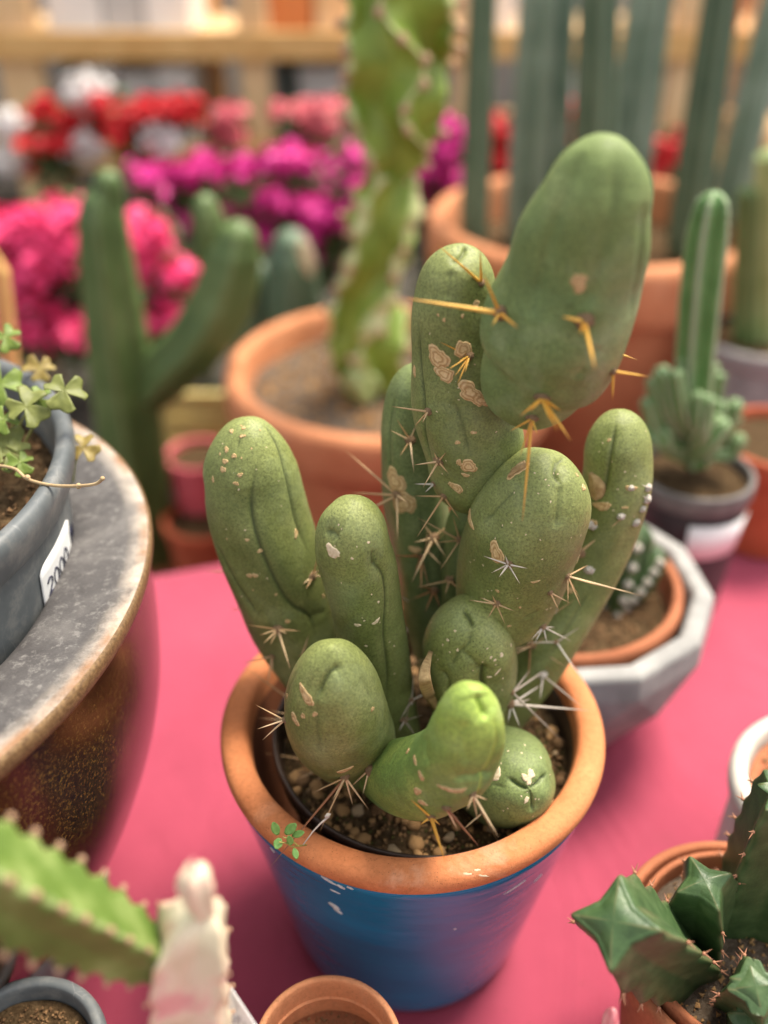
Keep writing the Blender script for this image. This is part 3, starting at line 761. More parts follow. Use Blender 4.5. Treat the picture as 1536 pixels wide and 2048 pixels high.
cluster('H', 1160, 1105, [(1252, 1030, .03, 2.8), (1150, 1130, .02)], 'tan', 2.6, 9)
cluster('H', 1085, 1350, [(1080, 1400, .01), (1165, 1415, .02, 2.6, 'grey'), (1120, 1300, 0)], 'grey', 2.6, 8, me=wool_me)
for x, y, s in [(1296, 975, 8), (1294, 998, 9), (1285, 1018, 7), (1262, 976, 6), (1183, 1050, 9), (1178, 1140, 8), (1242, 1033, 7), (1272, 1045, 8), (1105, 1215, 8)]:
    cluster('H', x, y, [(x + RS.uniform(-14, 14), y + RS.uniform(-8, 16), .015, 1.6)] if s > 7 else [], 'grey', 1.6, s, me=wool_me)
cluster('I', 857, 823, [(784, 813), (829, 852), (845, 845, .02)], 'tan', 2.8, 7)
cluster('J', 820, 880, [(793, 838, .02), (780, 860, .02), (800, 912, .01), (828, 945, .03), (832, 850, .01)], 'tan', 2.4, 9)
cluster('I', 878, 922, [(828, 930), (846, 975, .02, 3.2), (896, 946), (892, 905), (868, 905, .01)], 'tan', 2.8, 9)
cluster('I', 868, 968, [(829, 968), (850, 985)], 'grey', 2.6, 5)
cluster('I', 888, 992, [(830, 992, .0), (834, 1074, .02, 3), (920, 1040, -.01)], 'tan', 2.4, 6)
cluster('I', 938, 712, [(880, 684, .01, 2.4, 'gold'), (910, 752), (915, 768), (895, 740), (930, 745), (918, 722)], 'gold', 2.4, 8)
cluster('I', 962, 566, [(876, 490, .04, 4), (960, 495, .04, 3.4), (925, 530, .03, 3)], 'gold', 3.4, 7)
cluster('J', 795, 990, [(700, 985, -.02, 3), (690, 900, -.05), (660, 1060, -.04), (795, 1080, .02), (815, 1005, .04)], 'tan', 3, 8)
cluster('J', 866, 1075, [(828, 1085, .02), (823, 1165, .03, 3.4), (892, 1115, .04, 3), (910, 1040, .0), (845, 1045, .01)], 'tan', 2.6, 9)
cluster('L', 920, 1080, [(835, 1035, .02), (870, 1085, .03), (905, 1030, .02), (880, 1140, .03)], 'tan', 2.4, 8)
cluster('L', 900, 1160, [(833, 1175, .02), (940, 1110, .02), (890, 1190, .03), (925, 1185, .03)], 'tan', 2.6, 8)
cluster('J', 868, 1180, [(835, 1170, .02), (880, 1215, .03), (850, 1225, .02), (820, 1200, .01)], 'red', 2.4, 8)
cluster('K', 1002, 626, [(814, 597, .02, 6), (965, 545, .03, 4.5), (1036, 656, .06, 5), (985, 650, .03, 4)], 'gold', 4.4, 14)
cluster('K', 1168, 642, [(1124, 633, .03, 6), (1190, 738, .06, 6), (1160, 668, .04, 4)], 'gold', 4.4, 16)
cluster('K', 1258, 690, [(1274, 720, .01, 5)], 'gold', 4, 9)
cluster('K', 1084, 795, [(1040, 832, .02, 5), (1142, 882, .04, 5), (1115, 862, .05, 5), (1060, 822, .03, 5), (1122, 822, .02, 5), (1100, 840, .05, 4)], 'gold', 4.4, 12)
cluster('K', 1064, 836, [(1045, 1042, .01, 4.4), (1040, 912, .0, 3), (1050, 880, -.01, 3), (1020, 862, -.01, 3), (1042, 850, .02, 3.4), (1075, 870, .02, 3)], 'gold', 3.4, 10)
cluster('K', 1225, 742, [(1297, 753, -.01, 4), (1225, 800, -.02, 4)], 'gold', 3.4, 8)

RM = random.Random(17)
for i in range(26):
    key = RM.choice(['J', 'L', 'L', 'J', 'H']); x, y = RM.uniform(825, 960), RM.uniform(1040, 1330)
    if key == 'H': x, y = RM.uniform(1040, 1140), RM.uniform(1230, 1340)
    cluster(key, x, y, [(x + RM.uniform(-75, 75), y + RM.uniform(-60, 75), RM.uniform(.0, .05), RM.uniform(1.4, 2.4)) for _ in range(RM.choice([2, 3, 4]))], RM.choice(['tan', 'tan', 'red', 'grey']), 2.2, 5)
# ---- dry papery husks clinging to the stems
def husk(key, pix, wpx, seed, name='dry_husk'):
    o, bvh = STEMS[key]
    q = [np.array(cast(bvh, *p)[0]) if cast(bvh, *p) else np.array(Pd(*p, 0.5)) for p in pix]
    sp = spline(q, 6); v, f = [], []
    for i, p in enumerate(sp):
        p = Vector(p); t = (Vector(sp[min(i + 1, len(sp) - 1)]) - Vector(sp[max(i - 1, 0)])).normalized()
        view = (CAMP - p).normalized(); sd_ = t.cross(view).normalized()
        u = i / (len(sp) - 1); w = wpx * depth(p) / FPX * (math.sin(math.pi * min(max(u, .06), .94)) ** .6)
        for k in range(7):
            s = (k - 3) / 3
            v.append(p + sd_ * s * w + view * (0.0012 + 0.0016 * (1 - s * s) + 0.0012 * noise.noise(Vector((s * 2 + seed, u * 5, 0)))))
    n = len(sp)
    for i in range(n - 1):
        for k in range(6): a = i * 7 + k; f.append((a, a + 1, a + 8, a + 7))
    h = obj(name, (v, f), 'papery', o)
    md = h.modifiers.new('thick', 'SOLIDIFY'); md.thickness = 0.0004
    return h
husk('F', [(862, 1302), (850, 1340), (852, 1372), (862, 1398), (872, 1418)], 13, 1)
husk('F', [(855, 1375), (868, 1395), (874, 1420)], 14, 5)
husk('H', [(1180, 946), (1195, 965), (1197, 985), (1188, 1000)], 14, 2)
husk('H', [(1180, 952), (1188, 975), (1184, 995)], 9, 3)
husk('G', [(1016, 952), (1036, 938), (1056, 926)], 7, 4)

# ------------------------------------------------------------------ glaze chips on the blue pot
pot_objs = [o for o in pot.children if o.name.split('.')[0] == 'body'][0]
body_bvh = BVHTree.FromPolygons([v.co[:] for v in pot_objs.data.vertices], [tuple(p.vertices) for p in pot_objs.data.polygons])
rim_o = [o for o in pot.children if o.name.split('.')[0] == 'rim'][0]
rim_bvh = BVHTree.FromPolygons([v.co[:] for v in rim_o.data.vertices], [tuple(p.vertices) for p in rim_o.data.polygons])
def chip(bvh, px, py, ax, ay, ang, mat, parent, thick=0.00025, rag=0.35, name='glaze_chip'):
    h = cast(bvh, px, py)
    if not h: return
    c, n = h; dp = depth(c) / FPX
    t1 = (Vector((1, 0, 0)) - n * n.x).normalized(); t2 = n.cross(t1)
    if t2.dot(_U) < 0: t2 = -t2
    R = random.Random(int(px + py * 3)); NA = 20; ca, sa = math.cos(math.radians(ang)), math.sin(math.radians(ang))
    v = []
    for q, hh in ((0, 1), (.55, 1), (.9, .9), (1, -.3)):
        for i in range(NA if q else 1):
            th = 2 * math.pi * i / NA
            w = 1 + rag * noise.noise(Vector((math.cos(th) * 2.2, math.sin(th) * 2.2, px)))
            x, y = q * w * ax * math.cos(th), q * w * ay * math.sin(th)
            loc, nn, _, _ = bvh.find_nearest(c + (t1 * (x * ca - y * sa) + t2 * (x * sa + y * ca)) * dp)
            v.append(loc + nn * hh * thick)
    f = [(0, 1 + i, 1 + (i + 1) % NA) for i in range(NA)]
    for j in range(2):
        a = 1 + j * NA
        for i in range(NA): k = (i + 1) % NA; f.append((a + i, a + NA + i, a + NA + k, a + k))
    return obj(name, (v, f), mat, parent)
for s in [(658, 1762, 20, 4, -14), (682, 1774, 10, 5, -20), (670, 1783, 12, 3, -5), (668, 1812, 14, 9, -35), (676, 1822, 12, 6, -40), (910, 1858, 3, 2, 0), (545, 1700, 8, 4, -40), (1030, 1775, 26, 2.5, 10), (1075, 1757, 12, 2.2, 18), (700, 1776, 8, 3, -10)]:
    chip(body_bvh, *s, 'glaze_chip', pot_objs)
for s in [(935, 1748, 9, 2.5, -8), (968, 1752, 12, 2, -14), (955, 1740, 7, 2, 5)]:
    chip(rim_bvh, *s, 'scab_pale', rim_o, 0.00008, .8, 'lime_stain')

# ------------------------------------------------------------------ seedling on the rim of the blue pot
sl = thing('seedling', 'tiny green weed with oval leaves drooping over the blue pot rim', 'seedling', G(590, 1690, RZ))
def oval_leaf(base, tip, wd, mat, parent, name='leaf', cup=0.15, up=None):
    base, tip = Vector(base), Vector(tip); ax = tip - base; L = ax.length; ax.normalize()
    up = up or (CAMP - base).normalized(); sd_ = ax.cross(up).normalized(); nn = sd_.cross(ax)
    v, f = [], []; n = 9
    for i in range(n):
        u = i / (n - 1); w = wd * math.sin(math.pi * min(max(u, .03), .97)) ** .65
        for k in range(5):
            s = (k - 2) / 2
            v.append(base + ax * L * u + sd_ * s * w + nn * (cup * wd * (s * s) - cup * L * .5 * (u - .5) ** 2))
    for i in range(n - 1):
        for k in range(4): a = i * 5 + k; f.append((a, a + 1, a + 6, a + 5))
    o = obj(name, (v, f), mat, parent); md = o.modifiers.new('thick', 'SOLIDIFY'); md.thickness = wd * .12; return o
dS = depth(G(580, 1680, RZ + .012))
Q = lambda x, y, k=1.0: Pd(x, y, dS * k)
obj('stem', tube([Q(612, 1690, 1.0), Q(596, 1692, .985), Q(582, 1680, .975), Q(566, 1674, .97)], [.0006, .0005, .0005, .0003], 6), 'sprout_stem', sl)
obj('stem', tube([Q(596, 1692, .985), Q(584, 1694, .98), Q(572, 1686, .975), Q(558, 1684, .97)], .0004, 6), 'sprout_stem', sl)
for b, t, w in [((556, 1670), (546, 1645), 8), ((570, 1668), (592, 1648), 9), ((560, 1676), (552, 1698), 8.5), ((584, 1672), (608, 1664), 6.5), ((583, 1690), (577, 1672), 6.5), ((588, 1696), (594, 1718), 6)]:
    oval_leaf(Q(*b, .975), Q(*t, .97), w * dS / FPX * 1.05, 'sprout_leaf', sl)
pt = thing('dry_twig', 'bent white dry stalk lying across the blue pot rim beside the seedling', 'twig', Q(600, 1670))
obj('stalk', tube([Q(658, 1632, .985), Q(640, 1648, .985), Q(625, 1664, .985), Q(606, 1690, .98)], [.0007, .0005, .0004, .0003], 6), 'spine_grey', pt)
obj('seed_head', tube([Q(650, 1634, .983), Q(656, 1630, .983), Q(661, 1628, .983)], [.0005, .0012, .0004], 8), 'wool', pt)

# ------------------------------------------------------------------ big brown planter on the left
LC = (-0.390, 0.4287); LZ = 0.28
pl = thing('planter', 'big brown speckled glazed planter with wide grey stained rim at the left', 'planter', (*LC, 0))
obj('body', lathe(rnd([(0.0, .012), (.150, .012), (.168, .014), (.178, .022), (.205, .060), (.226, .11), (.2415, .16), (.2465, .205), (.2470, .245), (.2470, .262), (.2475, .270)], 2), (*LC, 0), 180), 'planter_glaze', pl)
obj('foot', lathe(rnd([(.145, TZ), (.172, TZ), (.177, TZ + .004), (.178, .012), (.165, .020), (.150, .020)], 1), (*LC, 0), 120), 'concrete_dark', pl)
obj('rim_edge', lathe(rnd([(.2465, .268), (.2495, .2690), (.2515, .273), (.2518, .2785), (.2508, .2812), (.2496, .2818)], 2), (*LC, 0), 240, .003), 'planter_edge', pl)
v, f = lathe(rnd([(.2498, .2812), (.2485, .2818), (.240, .2815), (.230, .2805), (.215, .2795), (.202, .278), (.196, .273), (.194, .262), (.190, .20), (.185, .12)], 2), (*LC, 0), 240, .004, 5)
ro = obj('rim', (v, f), 'planter_rim', pl)
at = ro.data.attributes.new('edge', 'FLOAT', 'POINT')
at.data.foreach_set('value', [min(max((math.hypot(p[0] - LC[0], p[1] - LC[1]) - .236) / .012, 0), 1) for p in v])
planter_bvh = None

# grey pot standing in it
GC = (-0.3672, 0.4497); GZ = 0.34; GR = 0.188
gp = thing('grey_pot', 'scratched grey plastic pot standing inside the brown planter', 'pot', (*GC, .15))
obj('wall', lathe(rnd([(0.0, .150), (.166, .150), (.1785, GZ - .026), (.1788, GZ - .022)], 1), (*GC, 0), 160), 'grey_plastic', gp)
obj('rim', lathe(rnd([(.178, GZ - .026), (.1815, GZ - .0265), (.1835, GZ - .022), (.1878, GZ - .008), (.1868, GZ - .001), (.1830, GZ + .002), (.1775, GZ), (.1750, GZ - .006), (.1725, GZ - .03), (.168, GZ - .07)], 2), (*GC, 0), 200), 'grey_plastic', gp)
obj('soil', disc(GC, .172, GZ - .032, 96, 40, .006, 40), 'soil', gp)
kind(obj('grit', grit(GC, .168, GZ - .030, 1600, 21, .001, .003), 'pebble_brown', gp, smooth=False), 'stuff')
wall_o = [o for o in gp.children if o.name.split('.')[0] == 'wall'][0]
wall_bvh = BVHTree.FromPolygons([v.co[:] for v in wall_o.data.vertices], [tuple(p.vertices) for p in wall_o.data.polygons])
# price sticker
def on(bvh, px, py, off):
    h = cast(bvh, px, py)
    if h: return h[0] + h[1] * off
    return None
st = thing('price_sticker', 'white price sticker with blue handwriting on the grey plastic pot', 'sticker', on(wall_bvh, 95, 1130, 0) or (0, 0, 0))
cs = [(75, 1140), (133, 1026), (160, 1070), (86, 1185)]           # corner pixels: top left, top right, bottom right, bottom left
# work in wall coordinates (angle, height)
def wall_uv(px, py):
    h = cast(wall_bvh, px, py)
    p = h[0] if h else wall_bvh.find_nearest(Pd(px, py, .50))[0]
    return math.atan2(p.y - GC[1], p.x - GC[0]), p.z
a0, z0 = wall_uv(75, 1140); a1, z1 = wall_uv(131, 1030)
def wall_pt(a, z, off=.0006):
    r = .166 + (.1785 - .166) * (z - .150) / (GZ - .026 - .150)
    return Vector((GC[0] + (r + off) * math.cos(a), GC[1] + (r + off) * math.sin(a), z))
zt = (z0 + z1) / 2; SH = .034
v, f = [], []
for i in range(25):
    u = i / 24; a = a0 + (a1 - a0) * u; zz = z0 + (z1 - z0) * u
    cr = .004 * (abs(u - .5) * 2) ** 8
    for k in range(5): v.append(wall_pt(a, zz - cr - (SH - 2 * cr) * k / 4))
for i in range(24):
    for k in range(4): q = i * 5 + k; f.append((q, q + 5, q + 6, q + 1))
so = obj('label', (v, f), 'paper', st)
md = so.modifiers.new('thick', 'SOLIDIFY'); md.thickness = .0003
STROKES = {'2': [[(0, .8), (.25, 1), (.55, .85), (.5, .55), (.1, .1), (0, 0), (.3, .08), (.6, .02)]],
           '0': [[(.3, 1), (.05, .75), (.05, .25), (.3, 0), (.55, .25), (.55, .75), (.3, 1), (.25, .9)]],
           'T': [[(0, .95), (.35, 1), (.6, .95)], [(.32, 1), (.28, .5), (.3, 0)]], 'L': [[(.1, 1), (.08, .5), (.08, .05), (.35, .0), (.6, .08)]]}
def write(text, fn, h, x0, gap, wpen, parent, mat='ink'):
    x = x0
    for ch in text:
        if ch != ' ':
            parts = []
            for s in STROKES[ch]:
                pts = [fn(x + q[0] * h, q[1] * h) for q in spline([(a, b) for a, b in s], 4)]
                parts.append(tube(pts, wpen, 5))
            obj('handwriting', join(parts), mat, parent)
        x += gap * h
rl = .17
write('2000 TL', lambda x, y: wall_pt(a0 + (x + .006) / rl, z0 + (z1 - z0) * min((x + .006) / rl / (a1 - a0), 1) - .024 + y, .0011), .011, 0, .80, .00055, st)

# oxalis growing in the grey pot
ox = thing('oxalis_plant', 'clover leaved weed growing in the grey plastic pot', 'plant', (*GC, GZ - .032))
def leaflet(c, d, L, nrm, mat, parent):
    d = Vector(d).normalized(); nrm = Vector(nrm).normalized(); s_ = d.cross(nrm).normalized(); v, f = [], []
    nu, nk = 13, 11
    for i in range(nu):
        u = i / (nu - 1)
        for k in range(nk):
            s = (k - 5) / 5
            wmax = .70 * (u ** .62) * (1 - .10 * u)
            notch = .16 * max(0, 1 - abs(s) * 1.8) * (u ** 6); round_ = .34 * (abs(s) ** 4) * (u ** 3)
            v.append(Vector(c) + d * L * (u - notch - round_) + s_ * s * wmax * L + nrm * L * (.22 * abs(s) ** 1.3 * u - .22 * u * u + .03 * noise.noise(Vector((u * 3 + c[0] * 90, s * 3, c[2] * 90)))))
    for i in range(nu - 1):
        for k in range(nk - 1): a = i * nk + k; f.append((a, a + 1, a + nk + 1, a + nk))
    o = obj('leaflet', (v, f), mat, parent); md = o.modifiers.new('thick', 'SOLIDIFY'); md.thickness = L * .02
def clover(px, py, Y, Lpx, rot, mat, stalk_to=None, tilt=(0, 0), swr=.0007):
    c = P(px, py, Y); L = Lpx * depth(c) / FPX
    up = ((CAMP - c).normalized() * .75 + Vector((tilt[0], tilt[1], .6))).normalized()
    base = Vector(stalk_to) if stalk_to else Vector((c.x - .01, c.y + .01, GZ - .03))
    midp = (base + c) / 2 + Vector((0, -.004, .004))
    lf = obj('leaf_stalk', tube([Vector(q) for q in spline([base, midp, c], 6)], [swr * 1.3] * 6 + [swr] * 7, 6), 'oxalis_stalk', ox)
    e1 = (Vector((1, 0, 0)) - up * up.x).normalized(); e2 = up.cross(e1)
    for k in range(3):
        a = math.radians(rot + 120 * k)
        leaflet(c, e1 * math.cos(a) + e2 * math.sin(a), L * (1 + .1 * math.sin(k * 3 + px)), up + (e1 * math.cos(a) + e2 * math.sin(a)) * .25, mat, lf)
SOILZ = GZ - .03
clover(128, 782, .500, 44, 25, 'oxalis_leaf', G(40, 905, SOILZ), (.2, 0))
clover(52, 812, .495, 46, 80, 'oxalis_leaf', G(20, 880, SOILZ))
clover(75, 800, .505, 36, 200, 'oxalis_green', G(30, 885, SOILZ))
clover(0, 768, .525, 50, 20, 'oxalis_green', G(5, 860, SOILZ))
clover(6, 838, .49, 34, 140, 'oxalis_green', G(0, 900, SOILZ))
clover(18, 905, .480, 48, 60, 'oxalis_leaf', G(-10, 940, SOILZ))
clover(-5, 880, .485, 50, 10, 'oxalis_leaf', G(-20, 930, SOILZ))
clover(40, 925, .475, 30, 300, 'oxalis_green', G(10, 930, SOILZ))
clover(80, 737, .575, 34, 40, 'oxalis_bronze', G(60, 790, SOILZ))
clover(10, 674, .56, 34, 180, 'oxalis_green', G(-10, 800, SOILZ))
clover(166, 895, .500, 33, 95, 'oxalis_bronze', G(146, 965, .29))
kk = [P(-10, 930, .47), P(30, 938, .455), P(55, 958, .445), P(100, 970, .438), P(150, 972, .432), P(190, 968, .428), P(206, 957, .426)]
run_o = obj('runner', tube([Vector(q) for q in spline(kk, 5)], .0009, 8), 'oxalis_runner', ox)
for i, (x, y) in enumerate([(55, 955), (157, 972), (205, 957)]):
    bm = bmesh.new(); bmesh.ops.create_icosphere(bm, subdivisions=2, radius=.0017 if i < 2 else .0013)
    o = obj('node', bm, 'oxalis_runner', run_o); o.location = P(x, y, [.445, .432, .426][i])

# ------------------------------------------------------------------ generic pots
def round_pot(name, label, c, R, z_top, z_base, mat, rimw=.012, rimh=.03, taper=.72, soil_mat='soil_grey', soil_d=.03, inner=None, rim_mat=None, n=96, group=None):
    t = thing(name, label, 'pot', (c[0], c[1], z_base), group)
    h = z_top - z_base; Rb = R * taper
    Rn = Rb + (R - rimw * .5 - Rb) * (1 - rimh / h)
    obj('body', lathe(rnd([(0, z_base + .001), (Rb * .97, z_base + .001), (Rb, z_base + .006 * R / .1), (Rn, z_top - rimh - .001), (Rn - .001, z_top - rimh + .002)], 1), (c[0], c[1], 0), n, .003), mat, t)
    obj('rim', lathe(rnd([(Rn - .003, z_top - rimh), (R - rimw * .18, z_top - rimh + .001), (R, z_top - rimh * .65), (R, z_top - rimw * .4), (R - rimw * .3, z_top), (R - rimw * .8, z_top), (R - rimw, z_top - rimw * .4), (R - rimw * 1.25, z_top - soil_d - .02)], 2), (c[0], c[1], 0), n, .003, 2), rim_mat or mat, t)
    if soil_mat:
        obj('soil', disc(c, R - rimw * 1.15, z_top - soil_d, 64, 20, R * .02, 6 / R * .5, c[0] * 9), soil_mat, t)
        if R > .1 or c[1] < .5:
            kind(obj('grit', grit(c, R - rimw * 1.6, z_top - soil_d, 700, int(c[0] * 900) + 5, R * .01, R * .03), 'pebble_tan' if soil_mat == 'soil_grey' else 'pebble_brown', t, smooth=False), 'stuff')
    return t

# ------------------------------------------------------------------ ribbed stems (euphorbias and columnar cacti)
def ribbed_stem(ctrl, ribs=4, depth_f=.55, teeth=14, tooth=.10, twist=0.0, phase=0.0, sharp=1.6, nal=16, per=12, capf=1.0, crestw=.12, wob=.03, seed=0, star=None, ref=None, wave=0.0):
    """ctrl: (x,y,z,r) in metres. Star section with scalloped ribs; returns verts, faces, crest, tooth anchors."""
    sp = spline(ctrl, nal); sp = sp
    n = len(sp); nk = ribs * per; v, crest, anchors = [], [], []
    cap_from = n - 1 - nal
    u_prev = None
    L = [0]
    for i in range(1, n): L.append(L[-1] + float(np.linalg.norm(sp[i][:3] - sp[i - 1][:3])))
    tot = L[-1]
    for i in range(n):
        p = Vector(sp[i][:3]); t = (Vector(sp[min(i + 1, n - 1)][:3]) - Vector(sp[max(i - 1, 0)][:3])).normalized()
        if u_prev is None and ref is not None: u_prev = Vector(ref)
        if u_prev is None: u_prev = t.orthogonal() if abs(t.z) < .1 else Vector((0, -1, 0))
        a1 = (u_prev - t * u_prev.dot(t)).normalized(); u_prev = a1; a2 = t.cross(a1)
        r = max(sp[i][3], 1e-4); s = L[i] / tot
        th_t = (s * teeth) % 1.0
        sc = 1 + tooth * (1 - abs(2 * th_t - 1) * 2 if False else math.cos(2 * math.pi * th_t))
        for k in range(nk):
            x = (k % per) / per
            w = abs(math.cos(math.pi * x)) ** sharp                # 1 at crest, 0 in the groove
            rr = r * ((1 - depth_f) + depth_f * w * (sc if w > .6 else 1))
            if star:
                xx = x if x <= .5 else 1 - x                      # 0 crest .. 0.5 groove
                al = math.pi / ribs; q = (xx * 2) ** .8; g = star
                cx, cy = (1 + (sc - 1) * max(0.0, 1 - q * 2.2)) * (1 - q) + g * math.cos(al) * q, g * math.sin(al) * q
                hyp = math.hypot(cx, cy); aa = math.atan2(cy, cx)
                if xx < .03: hyp *= .93
                elif xx < .06: hyp *= .985
                rr = r * hyp; da = aa - xx * 2 * al
                if x > .5: da = -da
            else: da = 0.0
            rr *= 1 + wob * noise.noise(Vector((k * .7 + seed, s * 9, 0)))
            a = phase + 2 * math.pi * k / nk + twist * s + da + wave * math.sin(s * 15 + seed + (k // per) * 2.1)
            d = a1 * math.cos(a) + a2 * math.sin(a)
            v.append(p + d * rr); crest.append(1.0 if k % per == 0 else (crestw if k % per in (1, per - 1) else 0.0))
    f = []
    for i in range(n - 1):
        for k in range(nk):
            q = (k + 1) % nk
            f.append((i * nk + k, i * nk + q, (i + 1) * nk + q, (i + 1) * nk + k))
    f.append(tuple(range(nk - 1, -1, -1))); f.append(tuple((n - 1) * nk + k for k in range(nk)))
    for j in range(ribs):
        for tt in range(int(teeth)):
            s = tt / teeth
            i = min(range(n), key=lambda q: abs(L[q] / tot - s))
            anchors.append((v[i * nk + j * per], (v[i * nk + j * per] - Vector(sp[i][:3])).normalized(), sp[i][3]))
    return v, f, crest, anchors
def rib_obj(name, ctrl, mat, parent, **kw):
    v, f, cr, an = ribbed_stem(ctrl, **kw)
    me = bpy.data.meshes.new(name); me.from_pydata([tuple(x) for x in v], [], f); me.update()
    at = me.attributes.new('crest', 'FLOAT', 'POINT'); at.data.foreach_set('value', cr)
    o = obj(name, me, mat, parent)
    if kw.get('star'):
        md = o.modifiers.new('soft', 'SMOOTH'); md.factor = .5; md.iterations = 3
    return o, an
def PX(pts): 
    out = []
    for px, py, Y, r in pts:
        p = P(px, py, Y); out.append((*p, r * depth(p) / FPX))
    return out
def rounded_tip(pts, k=3):
    """append a domed end to the last control point direction"""
    a, b = np.array(pts[-2]), np.array(pts[-1]); d = b[:3] - a[:3]; d /= np.linalg.norm(d) + 1e-9; r = b[3]
    return list(pts) + [(*(b[:3] + d * r * .55), r * .80), (*(b[:3] + d * r * .88), r * .42), (*(b[:3] + d * r * .98), r * .08)]

# --- lime euphorbia in the terracotta pot behind
T1 = (0.008, 1.276)
round_pot('terracotta_pot', 'wide round terracotta pot holding the tall lime green winged euphorbia', T1, .2424, .025, FLOOR, 'terracotta', .030, .075, .70, 'soil_grey', .045)
eu = thing('euphorbia', 'tall lime green winged euphorbia rising behind the cactus out of frame', 'euphorbia', (*T1, -.02))
tooth_me = bpy.data.meshes.new('tooth'); bm = bmesh.new(); bmesh.ops.create_icosphere(bm, subdivisions=1, radius=1); bm.to_mesh(tooth_me); bm.free(); tooth_me.materials.append(MATS['tooth'])
def add_teeth(parent, anchors, sc=.10, me=None, name='tooth', front=True):
    for p, d, r in anchors:
        if front and d.dot((CAMP - p).normalized()) < -.45: continue
        o = obj(name, me or tooth_me, None, parent); o.location = p + d * (r * sc * .2); s = r * sc; o.scale = (s, s, s * 1.2)
o, an = rib_obj('stem', PX([(748, 830, 1.27, 45), (740, 770, 1.27, 72), (736, 670, 1.27, 90), (742, 580, 1.27, 76), (756, 490, 1.27, 88), (776, 410, 1.27, 80), (785, 345, 1.27, 54)]), 'euphorbia_lime', eu, ribs=4, star=.40, teeth=9, tooth=.08, twist=1.9, phase=.9, per=20, wob=.05, wave=.36, crestw=.5, ref=(0, -1, 0))
add_teeth(o, an, .10)
o, an = rib_obj('stem', PX([(785, 350, 1.27, 45), (790, 300, 1.268, 88), (795, 220, 1.265, 114), (798, 100, 1.26, 120), (802, -30, 1.255, 120), (806, -150, 1.25, 110)]), 'euphorbia_lime', eu, ribs=4, star=.34, teeth=11, tooth=.05, twist=-1.1, phase=.75, per=24, wob=.04, wave=.32, crestw=.5, ref=(0, -1, 0))
add_teeth(o, an, .09)
o, an = rib_obj('stem', rounded_tip(PX([(735, 790, 1.25, 30), (722, 770, 1.235, 38), (716, 758, 1.228, 32)])), 'column_lime', eu, ribs=4, depth_f=.35, teeth=5, tooth=.08)

# --- big pot with tall columns
T2 = (0.352, 1.585)
round_pot('terracotta_pot', 'large terracotta pot at the back holding the tall blue green column cacti', T2, .280, .150, FLOOR, 'terracotta', .036, .10, .68, 'soil', .075)
tops = [(968, -60, 948, 450, 30, 'column_dark'), (1100, -80, 1066, 470, 60, 'column_blue'), (1200, -60, 1180, 480, 42, 'column_dark'), (1312, -80, 1236, 470, 46, 'column_blue'), (1450, -60, 1372, 470, 38, 'column_dark'), (1556, 0, 1448, 450, 34, 'column_blue'), (1030, -90, 1075, 440, 20, 'column_dark')]
clab = ['dark slim column cactus nearest the lime euphorbia', 'widest blue green column cactus left of the big cactus pad', 'dark column cactus rising just left of the pad tip', 'pale blue column cactus rising behind the big pad tip', 'dark green column cactus leaning right of the big pad', 'pale blue column cactus leaning out at the right edge', 'thin dark column cactus squeezed behind the widest column']
for i, (xt, yt, xb, yb, r, mt) in enumerate(tops[:6]):
    Y = 1.585 + (.06 if i % 2 else -.03)
    t = thing('column_cactus', clab[i] , 'cactus', P(xb, yb, Y), 'column cacti in the large back pot')
    rib_obj('stem', rounded_tip(PX([(xb + (xb - xt) * .1, yb + 40, Y, r * .8), (xb, yb, Y, r), ((xb * 2 + xt) / 3, (yb * 2 + yt) / 3, Y, r * 1.05), ((xb + xt * 2) / 3, (yb + yt * 2) / 3, Y, r), (xt, yt, Y, r * .95)])), mt, t, ribs=6, depth_f=.34, teeth=16, tooth=.05, sharp=1.0, per=8, nal=12, seed=i, crestw=.4)

# --- dark green columnar cactus at the left
t = thing('columnar_cactus', 'dark green branching cactus standing left among the pink flowers', 'cactus', P(290, 1010, 1.30))
rib_obj('stem', rounded_tip(PX([(290, 1120, 1.30, 62), (283, 1000, 1.30, 66), (262, 850, 1.30, 68), (240, 700, 1.30, 66), (222, 560, 1.30, 58), (208, 460, 1.30, 52), (206, 420, 1.30, 46)])), 'column_green', t, ribs=5, depth_f=.20, teeth=12, tooth=.04, sharp=1.0, per=10)
rib_obj('stem', rounded_tip(PX([(222, 470, 1.30, 30), (220, 410, 1.30, 32), (217, 368, 1.30, 30)])), 'column_green', t, ribs=5, depth_f=.20, teeth=6, tooth=.04, sharp=1.0, per=10)
rib_obj('stem', rounded_tip(PX([(285, 800, 1.30, 40), (330, 745, 1.29, 56), (395, 680, 1.28, 60), (445, 600, 1.28, 64), (468, 520, 1.28, 56), (475, 485, 1.28, 46)])), 'column_green', t, ribs=5, depth_f=.20, teeth=8, tooth=.04, sharp=1.0, per=10)
rib_obj('stem', rounded_tip(PX([(440, 560, 1.29, 30), (425, 480, 1.29, 34), (415, 430, 1.29, 32), (412, 415, 1.29, 28)])), 'column_green', t, ribs=5, depth_f=.20, teeth=6, tooth=.04, sharp=1.0, per=10)
round_pot('terracotta_pot', 'terracotta pot in the dark gap behind the pink cloth, under the branching cactus', (P(290, 1120, 1.30).x, 1.30), .11, P(290, 1110, 1.30).z, FLOOR, 'terracotta_dark', .014, .03, .75, 'soil', .01)
t = thing('stubby_cactus', 'short grey green cactus with pale scar behind the lime euphorbia pot', 'cactus', P(590, 700, 1.62))
o, an = rib_obj('stem', rounded_tip(PX([(600, 900, 1.62, 52), (595, 760, 1.62, 56), (588, 620, 1.62, 58), (584, 530, 1.62, 52), (583, 500, 1.62, 44)])), 'column_dark', t, ribs=5, depth_f=.18, teeth=6, tooth=.04, sharp=1.0, per=10)
